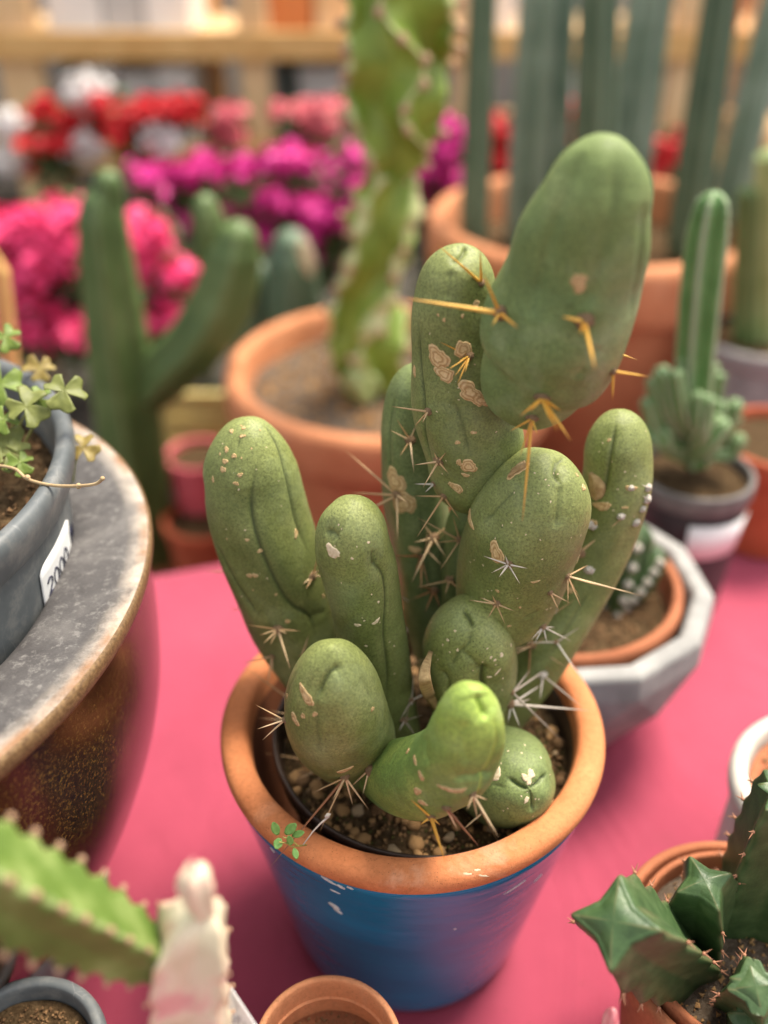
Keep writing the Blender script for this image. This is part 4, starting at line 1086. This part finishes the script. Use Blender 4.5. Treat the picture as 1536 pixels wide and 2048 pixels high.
p = P(612, 515, 1.575); s = depth(p) / FPX
bm = bmesh.new(); bmesh.ops.create_icosphere(bm, subdivisions=3, radius=1)
for v_ in bm.verts: v_.co = p + Vector((v_.co.x * 14 * s + v_.co.z * 8 * s * -1, v_.co.y * 6 * s, v_.co.z * 38 * s)) * (1 + .2 * noise.noise(v_.co * 2))
obj('scar', bm, 'scab_pale', o)
t = thing('stubby_cactus', 'short cactus half hidden between the branching one and the scarred one', 'cactus', P(520, 720, 1.66))
rib_obj('stem', rounded_tip(PX([(520, 900, 1.66, 42), (518, 760, 1.66, 46), (515, 640, 1.66, 46), (512, 560, 1.66, 40)])), 'column_dark', t, ribs=5, depth_f=.18, teeth=6, tooth=.04, sharp=1.0, per=10)
# small clutter behind the cloth
c = P(395, 800, 1.5)
t = thing('crate', 'yellow painted slat crate behind the cloth edge', 'crate', c)
for k in range(3):
    obj('slat', box(c.x - .07, c.x + .06, c.y, c.y + .012, c.z - .03 - .05 * k, c.z + .012 - .05 * k, .002), 'yellow_paint', t, smooth=False)
obj('side', box(c.x - .07, c.x - .055, c.y + .013, c.y + .2, c.z - .14, c.z + .012, .002), 'yellow_paint', t, smooth=False)
obj('side', box(c.x + .045, c.x + .06, c.y + .013, c.y + .2, c.z - .14, c.z + .012, .002), 'yellow_paint', t, smooth=False)
c = G(395, 905, -.16)
round_pot('pink_pot', 'small pink pot behind the cloth edge left of the cactus', (c.x, c.y), .055, c.z, FLOOR, 'petal_rose', .008, .02, .75, 'soil', .012)
c = G(385, 1030, -.24)
round_pot('terracotta_pot', 'small low terracotta pot in the shade behind the cloth', (c.x + .02, c.y), .07, c.z, FLOOR, 'terracotta_red', .01, .02, .8, 'soil', .012)

# --- concrete faceted pot with a terracotta pot inside
HC = (.150, .648); HZ = .115
t = thing('faceted_pot', 'grey faceted concrete pot right of the blue pot with a terracotta pot inside', 'pot', (*HC, 0))
def faceted():
    n = 12; rings = [(.078, TZ, 0), (.124, .052, .5), (.133, .092, 0), (.131, HZ - .003, 0), (.128, HZ, 0), (.116, HZ, 0), (.113, HZ - .004, 0), (.106, .03, 0)]
    v, f = [], []
    for r, z, off in rings:
        for i in range(n):
            a = 2 * math.pi * (i + off) / n + .35; v.append((HC[0] + r * math.cos(a), HC[1] + r * math.sin(a), z))
    for j in range(len(rings) - 1):
        for i in range(n):
            k = (i + 1) % n; A, B, C, D = j * n + i, j * n + k, (j + 1) * n + k, (j + 1) * n + i
            d = rings[j + 1][2] - rings[j][2]
            if d > 0: f += [(A, B, D), (B, C, D)]
            elif d < 0: f += [(A, B, C), (A, C, D)] if False else [(A, B, C), (A, C, D)]
            else: f.append((A, B, C, D))
    f.append(tuple(range(n - 1, -1, -1))); return v, f
o = obj('body', faceted(), 'concrete', t, smooth=False)
md = o.modifiers.new('bev', 'BEVEL'); md.width = .003; md.segments = 2
round_pot('terracotta_pot', 'brown terracotta pot sitting inside the grey faceted concrete pot', HC, .106, .117, .022, 'terracotta_dark', .010, .022, .75, 'soil', .022)
t = thing('ribbed_cactus', 'dark green low ribbed cactus in the pot inside the faceted concrete pot', 'cactus', (*HC, .09))
wp = mk_spine('spine_grey')
for (bx, by, tx, ty, r) in [(1215, 1235, 1262, 1080, 52), (1160, 1230, 1130, 1090, 48), (1240, 1200, 1300, 1120, 40), (1185, 1270, 1200, 1190, 40)]:
    ob, an = rib_obj('stem', rounded_tip(PX([(bx, by, .640, r * .8), ((bx + tx) / 2, (by + ty) / 2, .645, r), (tx, ty, .65, r * .85)])), 'euphorbia_dark', t, ribs=5, depth_f=.38, teeth=6, tooth=.06, sharp=1.2)
    for p, d, r_ in an:
        if d.dot((CAMP - p).normalized()) < 0: continue
        k = obj('areole', wool_me, None, ob); k.location = p; k.scale = (.0035,) * 3

# --- black pot with a price card and a frosted cactus
BC = (.308, .803); BZ = .13
bp = round_pot('black_pot', 'black pot with blank white card standing at the far right of the cloth', BC, .0585, BZ, TZ, 'black_pot', .006, .022, .85, 'soil', .012, rim_mat='black_pot_rim')
def arc_card(c, r, zc, a0, a1, h, off=.0012):
    v, f = [], []
    for i in range(13):
        a = a0 + (a1 - a0) * i / 12
        for z, rr in ((zc - h / 2, r - .004), (zc + h / 2, r)):
            v.append((c[0] + (rr + off) * math.cos(a), c[1] + (rr + off) * math.sin(a), z))
    f = [(2 * i, 2 * i + 2, 2 * i + 3, 2 * i + 1) for i in range(12)]
    return v, f
card = thing('price_card', 'blurred white price card stuck on the black pot', 'card', (BC[0], BC[1] - .06, .07))
o = obj('label', arc_card(BC, .0565, .078, math.radians(-105), math.radians(-30), .042), 'paper', card); md = o.modifiers.new('t', 'SOLIDIFY'); md.thickness = .0004
t = thing('frosted_cactus', 'tall pale ribbed cactus with many short offshoots in the black pot', 'cactus', (*BC, .12))
rib_obj('stem', rounded_tip(PX([(1392, 930, .80, 26), (1388, 820, .805, 36), (1392, 720, .81, 40), (1402, 600, .815, 43), (1415, 480, .82, 44), (1424, 420, .82, 38)])), 'column_frost', t, ribs=5, depth_f=.40, teeth=30, tooth=.05, sharp=1.1, phase=.75, crestw=.55, nal=20)
RK = random.Random(5)
for i in range(40):
    bx, by = 1392 + RK.uniform(-35, 35), 905 + RK.uniform(-15, 15); a = RK.uniform(-1, 1)
    tx, ty = 1388 + a * 92, RK.uniform(715, 850) + abs(a) * 40
    Y = .80 + RK.uniform(-.03, .03); r = RK.uniform(14, 21)
    rib_obj('offshoot', rounded_tip(PX([(bx, by, .80, r * .7), ((bx + tx) / 2 + a * 15, (by + ty) / 2 + 10, Y, r), (tx, ty, Y, r)])), 'column_frost', t, ribs=5, depth_f=.35, teeth=6, tooth=.05, per=8, nal=6, crestw=.5, sharp=1.1)

# --- grey pot with lime columns at the far right, red pot below it
c = G(1500, 660, .055)
round_pot('grey_pot', 'pale grey pot of lime green columns at the far right edge', (c.x + .02, c.y), .105, .055, FLOOR, 'concrete', .012, .03, .8, 'soil', .018)
for i, (xb, yb, xt, yt, r, lb) in enumerate([(1492, 660, 1500, 400, 30, 'olive column cactus in the pale grey pot, left of its lime neighbour'), (1535, 650, 1540, 330, 34, 'lime green column cactus cut by the right picture edge')]):
    t = thing('column_cactus', lb, 'cactus', P(xb, yb, c.y), 'columns in the pale grey pot')
    rib_obj('stem', rounded_tip(PX([(xb, yb + 40, c.y, r * .8), (xb, yb, c.y, r), ((xb + xt) / 2, (yb + yt) / 2, c.y, r * 1.05), (xt, yt, c.y, r)])), ['column_green', 'column_lime'][i], t, ribs=5, depth_f=.28, teeth=16, tooth=.05, per=8)
c = G(1545, 915, .09)
round_pot('terracotta_pot', 'red terracotta pot at the right edge beside the black pot', (c.x + .02, c.y + .03), .075, .10, TZ, 'terracotta_red', .008, .03, .8, 'soil', .012)

# --- beige pot at the right edge
round_pot('beige_pot', 'pale beige ceramic pot cut off by the right edge', (.316, .428), .078, .105, TZ, 'beige_ceramic', .013, .02, .92, 'terracotta_dark', .012)

# --- dark euphorbia in nested terracotta pots, lower right
EC = (.2088, .3109); EZ = .11
round_pot('terracotta_pot', 'outer terracotta pot at the lower right corner under the dark euphorbia', EC, .0743, EZ, TZ, 'terracotta_dark', .0075, .022, .74, None, .01)
round_pot('terracotta_pot', 'inner terracotta pot nested in another, holding the dark thorny euphorbia', EC, .0640, EZ + .003, .02, 'terracotta_dark', .005, .02, .78, 'soil_grey', .012)
t = thing('thorny_euphorbia', 'dark green thorny winged euphorbia in nested pots at the lower right', 'euphorbia', (*EC, EZ))
thorn_me = mk_spine('thorn_red')
def thorns(parent, an, L=.0045, w=.0005):
    R = random.Random(9)
    for p, d, r in an:
        k = obj('tooth', tooth_me2, None, parent); k.location = p; k.scale = (.0011,) * 3
        for s in (-1, 1):
            sd_ = d.orthogonal().normalized()
            dd = (d + sd_ * .45 * s + Vector((R.uniform(-.2, .2), R.uniform(-.2, .2), R.uniform(-.2, .2)))).normalized() * L * R.uniform(.6, 1.2)
            o = obj('thorn', thorn_me, None, parent); o.location = p; o.rotation_euler = dd.to_track_quat('Z', 'Y').to_euler(); o.scale = (w, w, dd.length)
tooth_me2 = tooth_me.copy(); tooth_me2.materials.clear(); tooth_me2.materials.append(MATS['thorn_red'])
CV = tuple(-_F)
for ctrl, kw, cap in [
    ([(1450, 1985, .325, 30), (1400, 1955, .312, 60), (1340, 1915, .295, 92), (1290, 1885, .280, 112), (1250, 1858, .268, 112), (1232, 1846, .262, 98)], dict(teeth=7, tooth=.09, phase=.12, ref=tuple(_U), star=.54), .5),
    ([(1405, 1945, .330, 26), (1404, 1890, .325, 58), (1404, 1830, .320, 80), (1406, 1785, .316, 78), (1408, 1768, .314, 66)], dict(teeth=6, tooth=.06, phase=.05, ref=CV, star=.52), .6),
    ([(1465, 1985, .340, 60), (1488, 1900, .338, 92), (1515, 1800, .336, 104), (1545, 1700, .334, 100), (1580, 1600, .332, 85)], dict(teeth=11, tooth=.05, phase=.45, ref=CV, star=.50), .8),
    ([(1480, 2025, .300, 40), (1490, 2010, .288, 64), (1502, 1992, .272, 70), (1510, 1975, .258, 62)], dict(teeth=5, tooth=.06, phase=.2, ref=tuple(_U), star=.62), .8),
    ([(1470, 2150, .285, 60), (1492, 2110, .270, 84), (1515, 2070, .250, 80)], dict(teeth=5, tooth=.06, phase=.5, ref=tuple(_U), star=.55), .8)]:
    q = PX(ctrl); a, b = np.array(q[-2]), np.array(q[-1]); d = b[:3] - a[:3]; d /= np.linalg.norm(d); r = b[3]
    q = q + [(*(b[:3] + d * r * .26 * cap), r * .72), (*(b[:3] + d * r * .42 * cap), r * .36), (*(b[:3] + d * r * .46 * cap), r * .03)]
    ob, an = rib_obj('stem', q, 'euphorbia_dark', t, ribs=4, per=24, wob=.015, **kw)
    thorns(ob, an)

# --- bottom edge pots
c = G(655, 2092, .10)
round_pot('terracotta_pot', 'terracotta pot rim peeking in at the bottom, in front of the blue pot', (c.x, c.y), .0405, .10, TZ, 'terracotta', .0045, .016, .75, 'terracotta_inner', .03)
c = G(35, 2112, .10)
round_pot('grey_pot', 'scuffed dark grey pot rim in the bottom left corner', (c.x, c.y), .046, .10, TZ, 'grey_plastic', .008, .016, .75, 'soil', .012)

# --- variegated euphorbia at bottom left: pale stem, bud, green branch
vt = thing('variegated_euphorbia', 'pale pink cream euphorbia stem with a bud and a long green branch, bottom left', 'euphorbia', P(395, 2250, .215))
q = PX([(385, 2330, .215, 80), (386, 2200, .215, 92), (384, 2080, .214, 96), (382, 1980, .213, 100), (380, 1900, .212, 106), (392, 1860, .211, 92), (402, 1835, .211, 66), (406, 1818, .211, 26)])
ob, an = rib_obj('stem', q, 'euphorbia_pale', vt, ribs=4, star=.5, teeth=11, tooth=.07, twist=.7, phase=.3, per=20, wob=.14, ref=(0, -1, 0))
add_teeth(ob, an, .05)
q = PX([(412, 1830, .211, 20), (402, 1808, .210, 29), (395, 1785, .210, 36), (391, 1762, .210, 38), (390, 1745, .210, 30), (389, 1735, .210, 12)])
ob, an = rib_obj('bud', q, 'euphorbia_pale', vt, ribs=5, depth_f=.30, teeth=3, tooth=.05, sharp=1.0, per=8)
obj('bud_tip', tube([P(389, 1740, .21), P(386, 1728, .209), P(385, 1717, .209)], [.0012, .0010, .0004], 8), 'pink_tip', ob)
q = PX([(330, 1935, .212, 40), (285, 1905, .211, 66), (215, 1868, .209, 84), (140, 1832, .206, 96), (60, 1796, .203, 106), (-40, 1745, .200, 112), (-150, 1690, .197, 110)])
ob, an = rib_obj('branch', q, 'euphorbia_branch', vt, ribs=4, star=.62, teeth=10, tooth=.09, phase=.75, per=20, ref=tuple(-_F))
add_teeth(ob, an, .09)
c = P(384, 2330, .215)
round_pot('terracotta_pot', 'terracotta pot under the pale pink cream euphorbia at the bottom left', (c.x, c.y), .045, c.z + .01, TZ, 'terracotta', .005, .02, .75, 'soil', .012) if c.z > .03 else None
# plant label
lb = thing('plant_label', 'white plastic plant label with a circled sign beside the pale stem', 'label', P(470, 2080, .225))
d0 = depth(P(470, 2000, .232))
cor = [Pd(462, 1975, d0), Pd(515, 2055, d0), Pd(500, 2140, d0 * 1.02), Pd(440, 2100, d0 * 1.02)]
nrm = (cor[1] - cor[0]).cross(cor[3] - cor[0]).normalized()
if nrm.dot(CAMP - cor[0]) < 0: nrm = -nrm
o = obj('card', ([*cor], [(0, 1, 2, 3)]), 'paper', lb, smooth=False); md = o.modifiers.new('t', 'SOLIDIFY'); md.thickness = .0006; md.offset = 0
def onc(px, py):
    r = ray(px, py); t_ = (cor[0] - CAMP).dot(nrm) / r.dot(nrm); return CAMP + r * t_ + nrm * .0007
circ = [onc(473 + 9 * math.cos(a * .5236), 2039 + 7.5 * math.sin(a * .5236)) for a in range(13)]
obj('printing', join([tube(circ, .00013, 5), tube([onc(470, 2033), onc(469, 2046)], .00013, 5), tube([onc(477, 2032), onc(476, 2045)], .00013, 5), tube([onc(466, 2041), onc(480, 2036)], .00013, 5)]), 'ink', lb)
obj('printing', tube([onc(463, 1988), onc(477, 2012), onc(462, 2032)], .0001, 5), 'ink', lb)
obj('printing', tube([onc(486, 2048), onc(490, 2041), onc(491, 2050)], .00012, 5), 'ink', lb)
# pink tip at the bottom
pk = thing('euphorbia_tip', 'small pink euphorbia shoot tip poking in at the bottom edge', 'plant', P(1222, 2200, .24))
rib_obj('stem', PX([(1226, 2250, .24, 22), (1224, 2120, .24, 22), (1222, 2060, .24, 20), (1222, 2040, .24, 17), (1224, 2026, .24, 12), (1226, 2018, .24, 5)]), 'pink_tip', pk, ribs=3, depth_f=.35, teeth=4, tooth=.08, sharp=1.0, per=10)

# ------------------------------------------------------------------ flowers far behind
def petals(centers, n, size, seed, spread):
    R = random.Random(seed); V, Fc = [], []
    for c, rad in centers:
        for i in range(n):
            d = Vector((R.gauss(0, 1), R.gauss(0, 1), R.gauss(0, 1))).normalized()
            p = Vector(c) + Vector((d.x * rad[0], d.y * rad[1], d.z * rad[2])) * (R.random() ** spread)
            nn = (d + Vector((R.uniform(-.6, .6), R.uniform(-.6, .6), R.uniform(-.2, .9)))).normalized()
            a = nn.orthogonal().normalized(); a = (Matrix.Rotation(R.uniform(0, 6.28), 3, nn) @ a); b = nn.cross(a); s = size * R.uniform(.6, 1.2)
            k = len(V)
            V += [p - a * s, p + b * s * .6 + nn * s * .15, p + a * s + nn * s * .3, p - b * s * .6 + nn * s * .15, p]
            Fc += [(k, k + 4, k + 1), (k + 4, k + 2, k + 1), (k, k + 3, k + 4), (k + 4, k + 3, k + 2)]
    return V, Fc
def flower_plant(label, blobs, Y, mat, seed, n=110, size=.018, heads=(), group='flowering plants behind'):
    """blobs: (px,py,rx_px,ry_px)"""
    c0 = P(blobs[0][0], blobs[0][1], Y)
    t = thing('flowering_plant', label, 'plant', (c0.x, Y, FLOOR), group)
    cs_, fs_ = [], []
    for px, py, rx, ry in blobs:
        p = P(px, py, Y); s = depth(p) / FPX
        for _k in range(9):
            pj = P(px + random.uniform(-.9, .9) * rx, py + random.uniform(-.8, .8) * ry, Y + random.uniform(-.10, .10)); kk_ = random.uniform(.35, .75)
            cs_.append((pj, (rx * s * kk_, .05, ry * s * kk_ * .8)))
        fs_.append((p + Vector((0, .03, -.02)), (rx * s * 1.15, .09, ry * s * 1.2)))
    fs_.append((Vector((c0.x, Y + .05, (c0.z + FLOOR) / 2 - .02)), (.13, .10, abs(c0.z - FLOOR) * .45)))
    kind(obj('foliage', petals(fs_, 160, .022, seed + 1, .6), 'foliage', t), 'stuff')
    kind(obj('blossoms', petals(cs_, n // 3, size, seed, .8), mat, t), 'stuff')
    for px, py, r, hm in heads:
        p = P(px, py, Y - .06); s = depth(p) / FPX
        obj('flower_head', petals([(p, (r * s, r * s * .8, r * s * .8))], 150, .013, seed + px, .3), hm, t)
    obj('trunk', tube([Vector((c0.x, Y + .03, FLOOR)), Vector((c0.x + .01, Y + .03, (c0.z + FLOOR) / 2)), Vector((c0.x, Y + .03, c0.z))], [.012, .009, .006], 8), 'papery', t)
flower_plant('hot pink flowering plant at the left picture edge', [(40, 480, 60, 60), (110, 430, 60, 55), (60, 580, 65, 70), (130, 530, 60, 80), (140, 660, 60, 40), (40, 660, 45, 45)], 1.85, 'petal_pink', 1, 160)
flower_plant('hot pink flowers seen between the arms of the branching cactus', [(310, 520, 45, 50), (335, 620, 50, 45), (370, 550, 40, 45), (300, 460, 40, 35)], 1.80, 'petal_pink', 2, 150)
flower_plant('magenta flowers left of the lime euphorbia', [(610, 350, 80, 55), (660, 430, 60, 60), (520, 370, 60, 50), (690, 340, 50, 50), (560, 440, 60, 45), (640, 510, 45, 45)], 1.95, 'petal_magenta', 3, 170)
flower_plant('magenta and rose flowers above the branching cactus tips', [(310, 370, 45, 45), (390, 360, 50, 35), (440, 340, 45, 35), (330, 440, 40, 30)], 2.05, 'petal_magenta', 4, 110)
flower_plant('red flowers with white heads under the wooden shelf', [(120, 250, 55, 50), (220, 220, 60, 40), (270, 250, 55, 55), (90, 300, 45, 40), (340, 230, 50, 35)], 2.35, 'petal_red', 5, 170, heads=[(172, 185, 52, 'petal_white'), (168, 295, 48, 'petal_white'), (330, 275, 50, 'petal_white'), (15, 245, 36, 'petal_white'), (10, 320, 40, 'petal_white')])
flower_plant('red and rose flowers right of the white ones near the shelf post', [(450, 245, 38, 36), (590, 230, 40, 30), (640, 235, 35, 30)], 2.4, 'petal_rose', 6, 140)
flower_plant('magenta flowers seen right of the lime euphorbia', [(880, 310, 50, 60), (870, 360, 45, 40), (905, 270, 40, 40)], 2.05, 'petal_magenta', 7, 170)
flower_plant('red flowers glimpsed between the tall column cacti', [(1005, 290, 40, 50), (1160, 260, 40, 45), (1010, 330, 35, 40), (1330, 300, 40, 40)], 2.15, 'petal_red', 8, 150)

# ------------------------------------------------------------------ wooden shelf with boxes
SY = 3.0
sh = thing('wooden_shelf', 'pale orange wooden shelf rack across the back', 'shelf', (0, SY, FLOOR))
def zx(px, py, Y=SY): p = P(px, py, Y); return p.x, p.z
def shelf_post(px, wpx, Y, mat='wood_pale'):
    x, _ = zx(px, 150, Y); s = depth(P(px, 150, Y)) / FPX * wpx / 2
    obj('post', box(x - s, x + s, Y - .03, Y + .03, FLOOR, .55, .004), mat, sh, smooth=False)
for px, w_, Y in [(48, 85, SY), (512, 58, SY), (1365, 62, SY), (-420, 70, SY), (1510, 50, SY), (940, 60, SY)]: shelf_post(px, w_, Y)
for px, w_, Y in [(425, 46, SY + .5), (960, 46, SY + .5), (1440, 46, SY + .5)]: shelf_post(px, w_, Y, 'wood')
zb = zx(300, 84)[1]; sb = depth(P(300, 84, SY)) / FPX
x0, x1 = zx(-460, 84)[0], zx(1700, 84)[0]
obj('beam', box(x0, x1, SY - .065, SY - .031, zb - 27 * sb, zb + 24 * sb, .004), 'wood', sh, smooth=False)
obj('board', box(x0, x1, SY - .03, SY + .52, zb - 5 * sb, zb + 10 * sb), 'wood_pale', sh, smooth=False)
zb2 = zx(300, 300)[1]
obj('beam', box(x0, x1, SY - .065, SY - .031, zb2 - 27 * sb, zb2 + 20 * sb, .004), 'wood', sh, smooth=False)
obj('board', box(x0, x1, SY - .03, SY + .52, zb2 - 5 * sb, zb2 + 10 * sb), 'wood_pale', sh, smooth=False)
ztop = zb + 10 * sb; zlow = zb2 + 10 * sb
BX = [(100, 210, 'white_box', 1, 'white box on the upper shelf under the teal lid'), (215, 290, 'grey_box', 1, 'grey box on the upper shelf between white ones'), (295, 385, 'white_box', 1, 'white box on the upper shelf next to the dark gap'), (540, 625, 'orange_box', 1, 'orange box on the upper shelf right of the post'),
      (632, 700, 'wood_pale', 1, 'tan box on the upper shelf beside the lime euphorbia'), (110, 150, 'dark_box', 0, 'dark narrow box on the lower shelf at the left'), (160, 215, 'white_box', 0, 'white box on the lower shelf above the red flowers'), (225, 300, 'grey_box', 0, 'light grey box on the lower shelf left of centre'), (305, 375, 'white_box', 0, 'white box on the lower shelf left of the thin post'),
      (545, 590, 'dark_box', 0, 'dark box on the lower shelf right of the post'), (595, 680, 'grey_box', 0, 'grey box on the lower shelf beside the lime euphorbia'), (985, 1030, 'white_box', 1, 'white box behind the gap between column cacti'), (1130, 1200, 'white_box', 0, 'white box glimpsed between the dark column cacti'), (1290, 1335, 'grey_box', 1, 'grey box glimpsed left of the right shelf post'), (1395, 1480, 'orange_box', 1, 'orange box glimpsed at the upper right'), (1290, 1345, 'white_box', 0, 'white box glimpsed low behind the leaning column')]
RB = random.Random(2)
for a, b, mt, up, lab in BX:
    xa, xb = zx(a, 60, SY + .05)[0], zx(b, 60, SY + .05)[0]; z0_ = ztop if up else zlow; h_ = RB.uniform(.17, .24) if up else RB.uniform(.15, .20)
    t = thing('storage_box', lab, 'box', ((xa + xb) / 2, SY + .15, z0_), 'boxes on the wooden shelf')
    obj('body', box(xa, xb, SY + .04, SY + .34, z0_ + .001, z0_ + h_, .004), mt, t, smooth=False)
    obj('lid', box(xa - .004, xb + .004, SY + .036, SY + .344, z0_ + h_ + .0005, z0_ + h_ + .03, .004), 'teal_box' if a == 100 else mt, t, smooth=False)
# orange stake at the left edge
t = thing('wooden_stake', 'orange wooden stake at the left edge above the grey pot', 'stake', P(0, 700, .95))
tp, bt = P(2, 545, 1.0), P(22, 740, 1.0)
v, f = tube([bt + Vector((0, 0, -.35)), bt, tp, tp + Vector((-.004, 0, .03))], [.011, .011, .010, .002], 4)
obj('shaft', (v, f), 'wood', t, smooth=False)
